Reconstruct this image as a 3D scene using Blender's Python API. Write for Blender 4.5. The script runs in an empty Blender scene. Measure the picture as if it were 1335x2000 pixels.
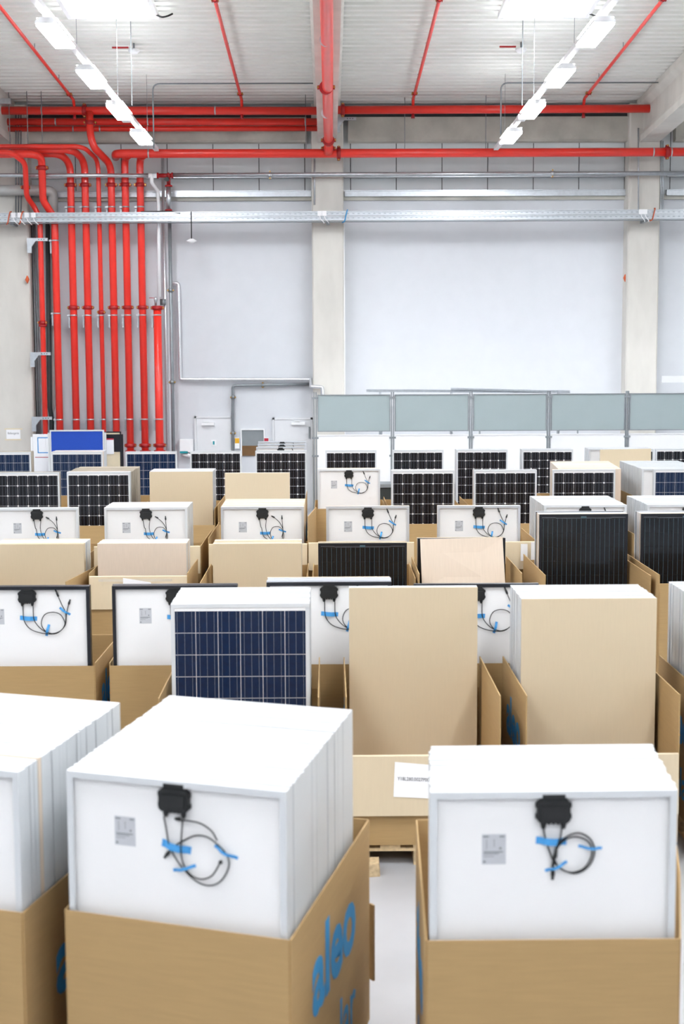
import bpy, math, random
from mathutils import Vector, Matrix
random.seed(7)
S = bpy.context.scene; COL = S.collection
R = math.radians
# ---------------------------------------------------------------- camera
F = 2781.0; H = 3.5; YAW = R(.55); PIT = math.atan(294/F); ROLL = R(.25)
fw = Vector((math.sin(YAW)*math.cos(PIT), math.cos(YAW)*math.cos(PIT), -math.sin(PIT)))
rt = Vector((math.cos(YAW), -math.sin(YAW), 0)); up = rt.cross(fw)
r2 = rt*math.cos(ROLL)-up*math.sin(ROLL); u2 = up*math.cos(ROLL)+rt*math.sin(ROLL)
cd = bpy.data.cameras.new('camera'); cam = bpy.data.objects.new('camera', cd); COL.objects.link(cam)
cd.sensor_fit = 'HORIZONTAL'; cd.sensor_width = 24; cd.lens = F/1335*24; cd.clip_end = 200
cd.dof.use_dof = True; cd.dof.focus_distance = 19; cd.dof.aperture_fstop = 2.8
M4 = Matrix((r2, u2, -fw)).transposed().to_4x4(); M4.translation = Vector((0, 0, H)); cam.matrix_world = M4
S.camera = cam
# ---------------------------------------------------------------- world and exposure
w = bpy.data.worlds.new('world'); S.world = w; w.use_nodes = True
w.node_tree.nodes['Background'].inputs[0].default_value = (.8, .9, 1, 1); w.node_tree.nodes['Background'].inputs[1].default_value = .5
S.view_settings.view_transform = 'Standard'; S.view_settings.look = 'None'; S.view_settings.gamma = 1
S.view_settings.exposure = 0.98
LAMP_E = 30.0; SKY_E = 14.0

def at(px, py, Y):                       # a pixel of the photograph -> the point at depth Y
    d = fw+r2*((px-667.5)/F)-u2*((py-1000)/F); t = Y/d.y
    return Vector((d.x*t, Y, d.z*t+H))

# ---------------------------------------------------------------- materials
def srgb(c):
    return tuple((x/255/12.92 if x/255 <= .04045 else ((x/255+.055)/1.055)**2.4) for x in c)+(1,)
def mat(name, c, rough=.6, metal=0, noise=0, scale=8, bump=0, stretch=None, c2=None, emit=0, coat=0, spec=None, alpha=None):
    m = bpy.data.materials.new(name); m.use_nodes = True; nt = m.node_tree; b = nt.nodes['Principled BSDF']
    b.inputs['Base Color'].default_value = srgb(c); b.inputs['Roughness'].default_value = rough; b.inputs['Metallic'].default_value = metal
    if spec is not None: b.inputs['Specular IOR Level'].default_value = spec
    if coat: b.inputs['Coat Weight'].default_value = coat; b.inputs['Coat Roughness'].default_value = .06
    if alpha: b.inputs['Alpha'].default_value = alpha
    if emit: b.inputs['Emission Color'].default_value = srgb(c); b.inputs['Emission Strength'].default_value = emit
    if noise or bump:
        tc = nt.nodes.new('ShaderNodeTexCoord'); mp = nt.nodes.new('ShaderNodeMapping'); n = nt.nodes.new('ShaderNodeTexNoise')
        if stretch: mp.inputs['Scale'].default_value = stretch
        n.inputs['Scale'].default_value = scale; n.inputs['Detail'].default_value = 6
        nt.links.new(tc.outputs['Object'], mp.inputs['Vector']); nt.links.new(mp.outputs['Vector'], n.inputs['Vector'])
        if noise:
            r = nt.nodes.new('ShaderNodeValToRGB'); a = srgb(c); d = srgb(c2) if c2 else tuple(x*(1-noise) for x in a[:3])+(1,)
            r.color_ramp.elements[0].position = .32; r.color_ramp.elements[1].position = .68
            r.color_ramp.elements[0].color = d; r.color_ramp.elements[1].color = a
            nt.links.new(n.outputs['Fac'], r.inputs['Fac']); nt.links.new(r.outputs['Color'], b.inputs['Base Color'])
        if bump:
            bp = nt.nodes.new('ShaderNodeBump'); bp.inputs['Strength'].default_value = bump; bp.inputs['Distance'].default_value = .01
            nt.links.new(n.outputs['Fac'], bp.inputs['Height']); nt.links.new(bp.outputs['Normal'], b.inputs['Normal'])
    return m
m_floor = mat('polished_concrete_floor', (176, 176, 179), .32, noise=.16, scale=1.1, bump=.03)
m_plaster = mat('white_plaster', (214, 217, 222), .85, noise=.03, scale=3, bump=.05)
m_conc = mat('raw_concrete', (215, 212, 205), .85, noise=.13, scale=2.2, bump=.12, stretch=(1, 1, .35))
m_concd = mat('aged_concrete', (204, 202, 192), .9, noise=.3, scale=1.6, bump=.15)
m_deck = mat('coated_steel_deck', (236, 237, 232), .55, noise=.04, scale=3)
m_clad = mat('grey_cladding', (216, 221, 223), .5, noise=.05, scale=2, stretch=(1, 1, .1))
m_joint = mat('dark_joint', (70, 74, 76), .8, noise=.1)
m_red = mat('red_pipe_paint', (240, 54, 42), .3, noise=.06, scale=4, coat=.3)
m_redd = mat('dark_red_coupling', (170, 24, 28), .4, noise=.1, scale=10)
m_brass = mat('brass_bolt', (190, 150, 80), .35, 1, noise=.1)
m_galv = mat('galvanised_steel', (200, 205, 210), .35, .85, noise=.12, scale=14)
m_galvd = mat('dull_galvanised_steel', (150, 156, 160), .5, .6, noise=.12, scale=10)
m_dark = mat('dark_grey_steel', (62, 68, 68), .5, .3, noise=.1)
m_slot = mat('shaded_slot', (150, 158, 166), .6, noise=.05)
m_foil = mat('silver_insulation_foil', (225, 228, 232), .3, .7, noise=.12, scale=30, bump=.5)
m_duct = mat('pale_duct_jacket', (188, 190, 188), .5, .2, noise=.06)
m_frame = mat('white_aluminium_frame', (215, 218, 220), .35, .15, noise=.02, scale=5)
m_frames = mat('silver_aluminium_frame', (214, 218, 224), .32, .55, noise=.03, scale=5)
m_frameb = mat('black_anodised_frame', (50, 52, 58), .36, .7, noise=.1)
m_back = mat('white_backsheet', (241, 240, 239), .5, noise=.012, scale=3)
m_mono = mat('mono_cell_black', (13, 13, 22), .25, noise=.2, scale=6, coat=.25, spec=.3)
m_poly = mat('poly_cell_blue', (10, 36, 70), .25, noise=.3, scale=28, coat=.25, spec=.3)
m_black = mat('black_cell', (14, 18, 25), .22, noise=.15, scale=6, coat=.3, spec=.3)
m_bus = mat('silver_busbar', (140, 148, 160), .4, .3, noise=.03)
m_busd = mat('faint_busbar', (84, 110, 122), .4, .3, noise=.03)
m_blackb = mat('black_backsheet', (6, 7, 10), .3, noise=.1, coat=.3)
m_box = mat('black_plastic', (22, 24, 25), .42, noise=.1, scale=20)
m_cable = mat('black_rubber', (20, 20, 20), .55, noise=.1)
m_tape = mat('blue_tape', (72, 158, 222), .6, noise=.05)
m_label = mat('silver_grey_label', (196, 198, 202), .45, noise=.05, scale=40)
m_ink = mat('grey_ink', (110, 112, 118), .7, noise=.05)
m_card = mat('carton_board', (178, 147, 100), .82, noise=.07, scale=5, bump=.04, stretch=(1, 1, 14))
m_sheet = mat('corrugated_sheet', (214, 197, 167), .85, noise=.025, scale=6, bump=.04, stretch=(14, 1, 1))
m_pink = mat('pale_corrugated_sheet', (226, 209, 190), .85, noise=.05, scale=6, bump=.04, stretch=(14, 1, 1))
m_worn = mat('worn_grey_sheet', (182, 172, 156), .85, noise=.2, scale=5)
m_print = mat('blue_carton_print', (58, 152, 210), .7, noise=.06, scale=8)
m_wood = mat('pallet_pine', (226, 200, 156), .8, noise=.22, scale=5, bump=.15, stretch=(8, 1, 8))
m_woodc = mat('chip_block', (206, 182, 144), .9, noise=.3, scale=40, bump=.3)
m_paper = mat('white_paper', (246, 246, 248), .8, noise=.01)
m_screen = mat('grey_green_screen_panel', (160, 174, 176), .55, noise=.04, scale=2)
m_white = mat('white_enamel', (244, 245, 247), .45, noise=.01)
m_blue = mat('royal_blue_felt', (26, 72, 176), .8, noise=.08, scale=60)
m_cream = mat('cream_board', (226, 212, 180), .7, noise=.05)
m_door = mat('door_white', (226, 228, 231), .5, noise=.02)
m_glassg = mat('grey_hatch_pane', (140, 146, 150), .2, noise=.05)
m_brown = mat('brown_hatch_board', (120, 88, 52), .7, noise=.15)
m_yel = mat('yellow_plastic', (240, 180, 30), .5, noise=.05)
m_crim = mat('crimson_plastic', (180, 20, 50), .5, noise=.05)
m_teal = mat('teal_plastic', (20, 150, 160), .5, noise=.05)
m_orange = mat('orange_strap', (214, 96, 50), .6, noise=.05)
m_film = mat('clear_stretch_film', (240, 240, 240), .12, noise=.02, alpha=.28)
m_ceilfill = mat('added_ceiling_fill', (250, 252, 255), .5, emit=20.0)  # emission for strips added on top of the lamps to brighten the ceiling
m_work = mat('lit_work_tube', (250, 252, 255), .5, emit=18.0)
m_lamp = mat('lit_lamp_diffuser', (250, 252, 255), .5, emit=LAMP_E)
m_sky = mat('daylit_rooflight', (244, 249, 255), .5, emit=SKY_E)
m_house = mat('lamp_housing_white', (235, 236, 238), .45, noise=.01)

# ---------------------------------------------------------------- mesh tools
class MB:
    def __init__(s): s.v = []; s.f = []; s.m = []; s.sm = []
    def hexa(s, P, mi=0):
        n = len(s.v); s.v += [tuple(p) for p in P]
        for q in ((0, 3, 2, 1), (4, 5, 6, 7), (0, 1, 5, 4), (1, 2, 6, 5), (2, 3, 7, 6), (3, 0, 4, 7)):
            s.f.append(tuple(n+i for i in q)); s.m.append(mi); s.sm.append(False)
        return s
    def box(s, x0, x1, y0, y1, z0, z1, mi=0):
        return s.hexa([(x0, y0, z0), (x1, y0, z0), (x1, y1, z0), (x0, y1, z0), (x0, y0, z1), (x1, y0, z1), (x1, y1, z1), (x0, y1, z1)], mi)
    def wall(s, p, q, z0, z1, t, zq=None, mi=0):     # upright board from p to q, thickness t to the right of p->q
        d = Vector((q[0]-p[0], q[1]-p[1])).normalized(); n = Vector((d.y, -d.x))*t; zq = z1 if zq is None else zq
        return s.hexa([(p[0], p[1], z0), (q[0], q[1], z0), (q[0]+n.x, q[1]+n.y, z0), (p[0]+n.x, p[1]+n.y, z0),
                       (p[0], p[1], z1), (q[0], q[1], zq), (q[0]+n.x, q[1]+n.y, zq), (p[0]+n.x, p[1]+n.y, z1)], mi)
    def beam(s, a, b, wd, ht, mi=0):                 # rectangular bar between two points
        a = Vector(a); b = Vector(b); d = (b-a).normalized(); ref = Vector((0, 0, 1)) if abs(d.z) < .9 else Vector((0, 1, 0))
        e = d.cross(ref).normalized()*wd/2; g = e.cross(d).normalized()*ht/2
        return s.hexa([a-e-g, a+e-g, b+e-g, b-e-g, a-e+g, a+e+g, b+e+g, b-e+g], mi)
    def prism(s, poly, y0, y1, mi=0, axis='y'):      # polygon in xz swept along y (or yz along x)
        n = len(s.v); k = len(poly)
        for y in (y0, y1):
            for a, b in poly: s.v.append((a, y, b) if axis == 'y' else ((y, a, b) if axis == 'x' else (a, b, y)))
        s.f.append(tuple(n+i for i in range(k))[::-1]); s.f.append(tuple(n+k+i for i in range(k)))
        for i in range(k): s.f.append((n+i, n+(i+1) % k, n+k+(i+1) % k, n+k+i))
        s.m += [mi]*(k+2); s.sm += [False]*(k+2)
        return s
    def tube(s, pts, r, seg=10, mi=0, caps=True):
        pts = [Vector(p) for p in pts]; n0 = len(s.v); K = len(pts)
        t0 = (pts[1]-pts[0]).normalized(); ref = Vector((0, 0, 1)) if abs(t0.z) < .9 else Vector((0, 1, 0))
        e = t0.cross(ref).normalized(); pt = t0
        for i, p in enumerate(pts):
            t = (pts[min(i+1, K-1)]-pts[max(i-1, 0)]).normalized()
            q = pt.rotation_difference(t); e = (q @ e).normalized(); g = t.cross(e); pt = t
            rr = r[i] if isinstance(r, (list, tuple)) else r
            for j in range(seg):
                a = 2*math.pi*j/seg; s.v.append(tuple(p+e*math.cos(a)*rr+g*math.sin(a)*rr))
        for i in range(K-1):
            for j in range(seg):
                a = n0+i*seg+j; b = n0+i*seg+(j+1) % seg
                s.f.append((a, b, b+seg, a+seg)); s.m.append(mi); s.sm.append(True)
        if caps:
            s.f.append(tuple(n0+j for j in range(seg))[::-1]); s.f.append(tuple(n0+(K-1)*seg+j for j in range(seg))); s.m += [mi, mi]; s.sm += [False, False]
        return s
    def mesh(s, name, mats):
        me = bpy.data.meshes.new(name); me.from_pydata(s.v, [], s.f)
        for m in (mats if isinstance(mats, (list, tuple)) else [mats]): me.materials.append(m)
        me.polygons.foreach_set('material_index', s.m); me.polygons.foreach_set('use_smooth', s.sm); me.update(); return me
    def build(s, name, mats, parent=None):
        return obj(name, s.mesh(name, mats), parent)
def obj(name, data, parent=None, loc=None, rz=0):
    o = bpy.data.objects.new(name, data); COL.objects.link(o)
    if parent: o.parent = parent
    if loc is not None: o.location = loc
    if rz: o.rotation_euler = (0, 0, rz)
    return o
def tag(o, label, cat, group=None, kind=None):
    o['label'] = label; o['category'] = cat
    if group: o['group'] = group
    if kind: o['kind'] = kind
    return o
def thing(name, label, cat, loc=(0, 0, 0), rz=0, group=None):
    return tag(obj(name, None, None, Vector(loc), rz), label, cat, group)
def struct(name, mb, m): o = mb.build(name, m); o['kind'] = 'structure'; return o
def fillet(P, rad, n=6):
    P = [Vector(p) for p in P]; out = [P[0]]
    for i in range(1, len(P)-1):
        a, b, c = P[i-1], P[i], P[i+1]; u = (a-b); v = (c-b); r = min(rad, u.length*.48, v.length*.48)
        p = b+u.normalized()*r; q = b+v.normalized()*r
        for k in range(n+1):
            t = k/n; out.append((1-t)**2*p+2*t*(1-t)*b+t*t*q)
    out.append(P[-1]); return out
def smooth(P, n=5):
    P = [Vector(p) for p in P]; Q = [P[0]*2-P[1]]+P+[P[-1]*2-P[-2]]; out = []
    for i in range(1, len(Q)-2):
        for k in range(n):
            t = k/n; a, b, c, d = Q[i-1:i+3]
            out.append(.5*((2*b)+(c-a)*t+(2*a-5*b+4*c-d)*t*t+(3*b-a-3*c+d)*t**3))
    out.append(P[-1]); return out
_fonts = {}
def text_mesh(txt, size, m, bold=0.0, depth=.0006, width=None):
    key = (txt, size, m.name, bold, width)
    if key in _fonts: return _fonts[key]
    c = bpy.data.curves.new('lettering', 'FONT'); c.body = txt; c.size = size; c.offset = bold*size; c.extrude = depth; c.align_x = 'CENTER'
    c.resolution_u = 3
    o = bpy.data.objects.new('lettering', c); COL.objects.link(o); bpy.context.view_layer.update()
    me = bpy.data.meshes.new_from_object(o.evaluated_get(bpy.context.evaluated_depsgraph_get()))
    bpy.data.objects.remove(o); bpy.data.curves.remove(c)
    if width:
        xs = [v.co.x for v in me.vertices]; k = width/(max(xs)-min(xs))
        for v in me.vertices: v.co.x *= k
    me.materials.clear(); me.materials.append(m); _fonts[key] = me; return me

# ================================================================ STRUCTURE
YW = 34.0; XL, XR, YB = -19.0, 19.0, -9.5
def zc(Y): return 9.44+(33.9-Y)*.042              # underside of the roof deck: it falls towards the far wall
struct('floor', MB().box(XL, XR, YB, YW+.3, -.2, 0), m_floor)
wl = struct('wall_back', MB().box(XL, XR, YW, YW+.3, 0, 10.2), m_plaster)
struct('wall_left', MB().box(XL-.3, XL, YB, YW+.3, 0, 11.8), m_plaster)
struct('wall_right', MB().box(XR, XR+.3, YB, YW+.3, 0, 11.8), m_plaster)
struct('wall_front', MB().box(XL, XR, YB-.3, YB, 0, 11.8), m_plaster)
# corrugated roof deck, one folded sheet
cm = MB(); Y = YW+.2; prof = []
while Y > YB-.1:
    for dy, dz in ((0, 0), (.12, 0), (.145, .09), (.265, .09), (.29, 0)): prof.append((Y-dy, zc(Y-dy)+dz))
    Y -= .3
n = len(prof)
for x in (XL, XR):
    for (y, z) in prof: cm.v.append((x, y, z))
for i in range(n-1):
    cm.f.append((i, i+1, n+i+1, n+i)); cm.m.append(0); cm.sm.append(False)
cm.hexa([(XL, YB, zc(YB)+.1), (XR, YB, zc(YB)+.1), (XR, YW+.3, zc(YW)+.1), (XL, YW+.3, zc(YW)+.1),
         (XL, YB, zc(YB)+.25), (XR, YB, zc(YB)+.25), (XR, YW+.3, zc(YW)+.25), (XL, YW+.3, zc(YW)+.25)])
ceil = struct('ceiling', cm, m_deck)
# upper wall: cladding panels, channel rails, concrete ring beam
zt = at(640, 392, YW).z; zb = at(640, 278, YW).z
x = -7.0-1.07*7; k = 0
pm = MB().box(0, 1.05, 0, .03, 0, zb-zt+.25).mesh('cladding_panel', m_clad)
x0 = at(685, 330, YW-.03).x-1.07*18
for i in range(36): obj('cladding_panel', pm, wl, (x0+1.07*i, YW-.035, zt+.12))
MB().box(XL, XR, YW-.012, YW-.004, zt+.1, zb+.3).build('joint_backing', m_joint, wl)
MB().box(XL, XR, YW-.09, YW, zt, zt+.11).build('masonry_crown', m_concd, wl)
for (a, b, t) in ((347, 338.5, 'lower'), (384, 372, 'upper')):
    z0 = at(640, a, YW-.15).z; z1 = at(640, b, YW-.15).z
    mb = MB()
    for (xa, xb) in ((XL, -7.85), (-7.1, -.36), (.42, 7.1), (7.95, XR)):
        mb.box(xa, xb, YW-.16, YW-.045, z0, z1).box(xa, xb, YW-.19, YW-.16, z1-.02, z1).box(xa, xb, YW-.19, YW-.16, z0, z0+.02)
    struct('trim_1' if t == 'lower' else 'trim_2', mb, m_galv)
zb0 = at(640, 277, YW-.3).z; zb1 = at(640, 229, YW-.3).z
mb = MB()
for (xa, xb) in ((XL, -7.95), (-7.0, -.46), (.5, 7.0), (8.1, XR)):
    mb.prism([(YW-.32, zb0+.04), (YW-.28, zb0), (YW, zb0), (YW, zb1), (YW-.32, zb1)], xa, xb, axis='x')
struct('trim_3', mb, m_concd)
mb = MB().box(XL, XR, YW-.28, YW-.02, zb1+.09, zb1+.22, 1).box(XL, XR, YW-.2, YW-.02, zb1, zb1+.09, 0)
struct('trim_4', mb, [m_joint, m_galv])
# concrete columns
def column(xc, wd, label):
    a, b = xc-wd/2, xc+wd/2; c = .03; z1 = zc(YW)
    mb = MB().prism([(a, YW), (a, YW-.47), (a+c, YW-.5), (b-c, YW-.5), (b, YW-.47), (b, YW)], 0, z1-.05, axis='z')
    o = mb.build('concrete_column', m_conc); tag(o, label, 'column')
    return o
c1 = column(at(640.5, 600, 33.5).x, .735, 'pale concrete column in the middle of the far wall, between the two wide white bays')
c2 = column(at(1254, 600, 33.5).x, .74, 'pale concrete column at the right, under the sloping roof beam, with an orange strap')
c3 = column(at(25, 600, 33.5).x, .84, 'pale concrete column at the far left beside the red risers, with a paper notice')
for xc in (-15.1, 15.1):
    column(xc, .74, 'pale concrete column on the far wall beyond the %s bay' % ('left' if xc < 0 else 'right'))
# sloping concrete roof beams
def rafter(xc, label, web=.17, fl=.22):
    mb = MB(); y0, y1 = YB+.1, YW-.42
    P = [(-fl, -.95), (fl, -.95), (fl, -.8), (web, -.68), (web, -.25), (fl+.08, -.14), (fl+.08, -.01), (-fl-.08, -.01), (-fl-.08, -.14), (-web, -.25), (-web, -.68), (-fl, -.8)]
    n = len(mb.v)
    for y in (y0, y1):
        for a, b in P: mb.v.append((xc+a, y, zc(y)+b))
    k = len(P); mb.f.append(tuple(range(k))[::-1]); mb.f.append(tuple(range(k, 2*k)))
    for i in range(k): mb.f.append((i, (i+1) % k, k+(i+1) % k, k+i))
    mb.m = [0]*(k+2); mb.sm = [False]*(k+2)
    return tag(mb.build('roof_beam', m_conc), label, 'beam')
rafter(c1.matrix_world.translation.x+at(640.5, 600, 33.5).x, 'pale concrete roof beam running over the middle, behind the thick red pipe')
rafter(at(1262, 600, 33.5).x, 'deep concrete roof beam sloping in at the right edge, where the long red pipe ends')
rafter(at(22, 600, 33.5).x-.1, 'concrete roof beam at the top left, above the red risers')
for xc in (-15.1, 15.1): rafter(xc, 'concrete roof beam over the outer %s bay' % ('left' if xc < 0 else 'right'))
# rooflights: recessed, daylit
def rooflight(xc, yfar, label, g=None, cable=True):
    L = 2.6; y0 = yfar-L; zz = zc(yfar)-.05
    t = thing('rooflight', label, 'skylight', (xc, y0, zz), 0, g)
    dz = zc(y0)-zc(yfar)
    def sl(x0, x1, ya, yb, za, zb, m, nm):
        f = lambda y: dz*(1-y/L)
        MB().hexa([(x0, ya, za+f(ya)), (x1, ya, za+f(ya)), (x1, yb, za+f(yb)), (x0, yb, za+f(yb)), (x0, ya, zb+f(ya)), (x1, ya, zb+f(ya)), (x1, yb, zb+f(yb)), (x0, yb, zb+f(yb))]).build(nm, m, t)
    sl(-.74, .74, .06, L-.06, -.01, .03, m_sky, 'pane')
    sl(-.82, -.74, 0, L, -.05, .05, m_white, 'frame'); sl(.74, .82, 0, L, -.05, .05, m_white, 'frame')
    sl(-.74, .74, 0, .06, -.05, .05, m_white, 'frame'); sl(-.74, .74, L-.06, L, -.05, .05, m_white, 'frame')
    if cable: MB().tube(smooth([(.8, L-.25, -.03), (.9, L-.3, -.08), (1.0, L-.25, -.05), (1.08, L-.2, .0)]), .018, 6).build('cable', m_cable, t)
xs1, xs2 = at(222, 32, 26.5).x, at(1060, 30, 26.5).x
rooflight(xs1, 26.5, 'bright square rooflight with a small black cable at the top left of the roof deck')
rooflight(xs2, 26.5, 'bright square rooflight with a small black cable at the top right of the roof deck')
for y in (16.5, 6.5, -3.5):
    for xx in (xs1, xs2): rooflight(xx, y, 'rooflight in the roof deck nearer than the photograph reaches', 'rooflights overhead', False)

# ================================================================ LAMPS
ZL = 8.09; LY0 = 30.0; LDY = 3.1
lamp_parts = None
def lamp(xc, y, label, g=None):
    global lamp_parts
    t = thing('ceiling_lamp', label, 'lamp', (xc, y, ZL), 0, g)
    if lamp_parts is None:
        h = MB().prism([(-.15, 0), (.15, 0), (.15, .03), (.09, .08), (-.09, .08), (-.15, .03)], -.72, .72).mesh('housing', m_house)
        d = MB().box(-.14, .14, -.71, .71, -.035, -.001).mesh('diffuser', m_lamp)
        b = MB().box(-.03, .03, -.5, -.46, .08, .11).box(-.03, .03, .46, .5, .08, .11).mesh('bracket', m_galv)
        u_ = MB().box(-.14, -.1, -.66, .66, .075, .085).box(.1, .14, -.66, .66, .075, .085).mesh('added_fill_strip', m_ceilfill)  # added glowing strips that fill the roof deck with light
        lamp_parts = (('housing', h), ('diffuser', d), ('bracket', b), ('added_fill_strip', u_))
    for nme, me in lamp_parts: obj(nme, me, t)
XLMP = (361+0)*30.4/F
ords = ('farthest', 'second farthest', 'third farthest', 'fourth farthest')
for sx, side in ((-1, 'left'), (1, 'right')):
    xc = sx*3.8
    for k in range(12):
        y = LY0-k*LDY
        if k < 5:
            lb = ('%s lit strip lamp on the %s lamp rail' % (ords[k], side)) if k < 4 else 'lit strip lamp cut by the top edge on the %s lamp rail' % side
            lamp(xc, y, lb, 'strip lamps on the %s rail' % side)
        else: lamp(xc, y, 'lit strip lamp farther forward on a lamp rail, above the photograph', 'strip lamps above the photograph')
    ye = 32.6
    t = thing('lamp_rail', 'long white lamp rail hung under the roof on the %s, carrying the strip lamps' % side, 'rail', (xc, ye, ZL+.11))
    MB().box(-.05, .05, -42, 0, 0, .07).build('rail_body', m_house, t)
    for k in range(10): MB().tube([(0, -1.6-4.3*k, .07), (0, -1.6-4.3*k, zc(ye-1.6-4.3*k)-ZL-.11)], .004, 5).build('hanger_rod', m_galvd, t)
    jb = MB().box(-.12, .03, -4.7, -4.45, -.1, .0).mesh('junction_box', m_white); obj('junction_box', jb, t)
for xc in (-11.5, 11.5):
    for k in range(12): lamp(xc, LY0-k*LDY, 'lit strip lamp in an outer bay beyond the sides of the photograph', 'strip lamps in the outer bays')
    t = thing('lamp_rail', 'lamp rail in the outer %s bay' % ('left' if xc < 0 else 'right'), 'rail', (xc, 32.7, ZL+.11))
    MB().box(-.035, .035, -42, 0, 0, .07).build('rail_body', m_house, t)
    for k in range(5): MB().tube([(0, -1.6-8.6*k, .07), (0, -1.6-8.6*k, zc(32.7-1.6-8.6*k)-ZL-.11)], .008, 5).build('hanger_rod', m_galvd, t)

# ================================================================ RED PIPES
def ring(mb, c, d, r, wd, seg=14, mi=0):
    c = Vector(c); d = Vector(d).normalized(); return mb.tube([c-d*wd/2, c+d*wd/2], r, seg, mi)
def pipe(label, P, r, rings=(), clamps=(), name='red_pipe', m=m_red, rad=.3, cat='pipe', flanges=(), group=None, seg=12, mr=None):
    P = [Vector(p) for p in P]; t = thing(name, label, cat, P[0], 0, group); o = P[0]; mr = mr or m_redd
    Q = fillet(P, rad) if len(P) > 2 else P
    MB().tube([q-o for q in Q], r, seg).build('pipe_run', m, t)
    for c, d in rings:
        c = Vector(c)-o; d = Vector(d).normalized(); mb = MB(); ring(mb, c, d, r*1.28, .09)
        s = Vector((1, 0, 0)) if abs(d.x) < .5 else Vector((0, 0, 1))
        for k in (-1, 1):
            mb.beam(c+s*k*r*1.15, c+s*k*r*1.6, .07, .07); mb.tube([c+s*k*r*1.48-Vector((0, .07, 0)), c+s*k*r*1.48+Vector((0, .07, 0))], .018, 6, 1)
        mb.build('coupling', [mr, m_brass], t)
    for c, d in flanges:
        mb = MB(); ring(mb, Vector(c)-o, d, r*1.5, .05); mb.build('flange', mr, t)
    for c, d in clamps:
        c = Vector(c)-o; d = Vector(d).normalized(); mb = MB(); ring(mb, c, d, r*1.06, .03)
        if abs(d.z) > .5: mb.box(c.x-r-.06, c.x-r, c.y-.02, c.y+.5*0+YW-o.y-c.y, c.z-.02, c.z+.02).box(c.x-r-.06, c.x-r-.03, c.y+.1, YW-o.y, c.z-.28, c.z)
        mb.build('clamp', m_galv, t)
    return t
YP = 33.3; Zv = Vector((0, 0, 1)); Xv = Vector((1, 0, 0)); Yv = Vector((0, 1, 0))
def V(px, py, Yd=YP): return at(px, py, Yd)
def vpt(x, py, Yd=YP): return Vector((x, Yd, at(640, py, Yd).z))
xs = {k: at(px, 640, YP).x for k, px in dict(p1=83.5, p2=112, p3=144.5, p4=172.5, p5=198.5, p6=223, p7=250, p8=279).items()}
pos = {'p3': 'first', 'p4': 'second', 'p5': 'third', 'p6': 'fourth', 'p7': 'fifth', 'p8': 'sixth'}
x9 = at(309.5, 740, YP).x
for key, top in (('p3', [(118, 300), (-60, 302)]), ('p4', [(143, 292), (-60, 294)]), ('p5', [(162, 286), (-60, 286)])):
    Yt = {'p3': 32.95, 'p4': 32.7, 'p5': 32.45}[key]; x = xs[key]; r = .052 if key == 'p5' else .083
    P = [vpt(x, 706+3.44*F/YP)]; P = [Vector((x, YP, .06)), vpt(x, 312)] + [V(*q, Yt) for q in top]
    P[1].z = V(*top[0], Yt).z - .18
    fy = 608 if key == 'p5' else 599
    pipe({'p3': 'wide red riser, third from the left, bending left under the roof pipes', 'p4': 'wide red riser, fourth from the left, right of the third',
          'p5': 'slimmest red riser, fifth from the left, between two wider ones'}[key], P, r, [(vpt(x, fy), Zv)]+([] if key == 'p5' else [(vpt(x, 360), Zv)]),
         [(vpt(x, 614), Zv), (vpt(x, 817), Zv), (vpt(x, 403), Zv)], rad=.26)
x = xs['p6']; zt1 = V(180, 217, 32.8)
pipe('wide red riser, sixth from the left, that jogs left and joins the long roof pipe', [Vector((x, YP, .06)), vpt(x, 320), V(183, 288, 32.6), V(176, 262, 32.6), V(175, 219, 32.75)], .083,
     [(vpt(x, 599), Zv), (vpt(x, 360), Zv), (V(176, 240, 32.65), Zv)], [(vpt(x, 614), Zv), (vpt(x, 817), Zv), (vpt(x, 403), Zv)], rad=.24)
ym = 32.75
for key, nn in (('p7', 'seventh'), ('p8', 'eighth')):
    x = xs[key]
    pipe('wide red riser, %s from the left, feeding the lower long red pipe' % nn, [Vector((x, YP, .06)), vpt(x, 308), V(255 if key == 'p7' else 285, 300, ym)], .083,
         [(vpt(x, 599), Zv), (vpt(x, 360), Zv), (vpt(x, 868), Zv)], [(vpt(x, 614), Zv), (vpt(x, 817), Zv), (vpt(x, 403), Zv)], rad=.22, flanges=[(vpt(x, 880), Zv)])
pipe('short wide red riser at the right end of the row, capped halfway up the wall', [Vector((x9, YP, .06)), vpt(x9, 599)], .093, [(vpt(x9, 600), Zv), (vpt(x9, 868), Zv)],
     [(vpt(x9, 614), Zv), (vpt(x9, 817), Zv)], flanges=[(vpt(x9, 880), Zv)])
x = xs['p1']; x2 = xs['p2']
pipe('thinner red riser nearest the left column, with a double bend near the roof', [Vector((x, YP, .06)), vpt(x, 425), V(66, 402, YP), V(52, 385, 33.1), V(49, 318, 32.6), V(22, 298, 32.2), V(-40, 298, 32.2)], .062,
     [(vpt(x, 628), Zv), (V(50, 366, 33.05), Zv), (vpt(x, 418), Zv)], rad=.16, flanges=[(vpt(x, 634), Zv)])
pipe('wide red riser, second from the left, with an offset bend above the silver tray', [Vector((x2, YP, .06)), vpt(x2, 425), V(95, 408, 33.2), V(84, 392, 33.1), V(81, 306, 32.6), V(60, 301, 32.4), V(-40, 302, 32.4)], .083,
     [(V(82, 328, 32.7), Zv), (vpt(x2, 418), Zv)], [(vpt(x2, 468), Zv), (vpt(x2, 610), Zv), (vpt(x2, 817), Zv)], rad=.2)
Yh = 32.8
pipe('long red pipe along the top of the far wall, left of the middle beam', [V(-60, 216, Yh), V(622, 216.5, Yh)], .092,
     [(V(165, 216, Yh), Xv)], [(V(82, 216, Yh), Xv), (V(420, 216, Yh), Xv)], seg=16)
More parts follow.
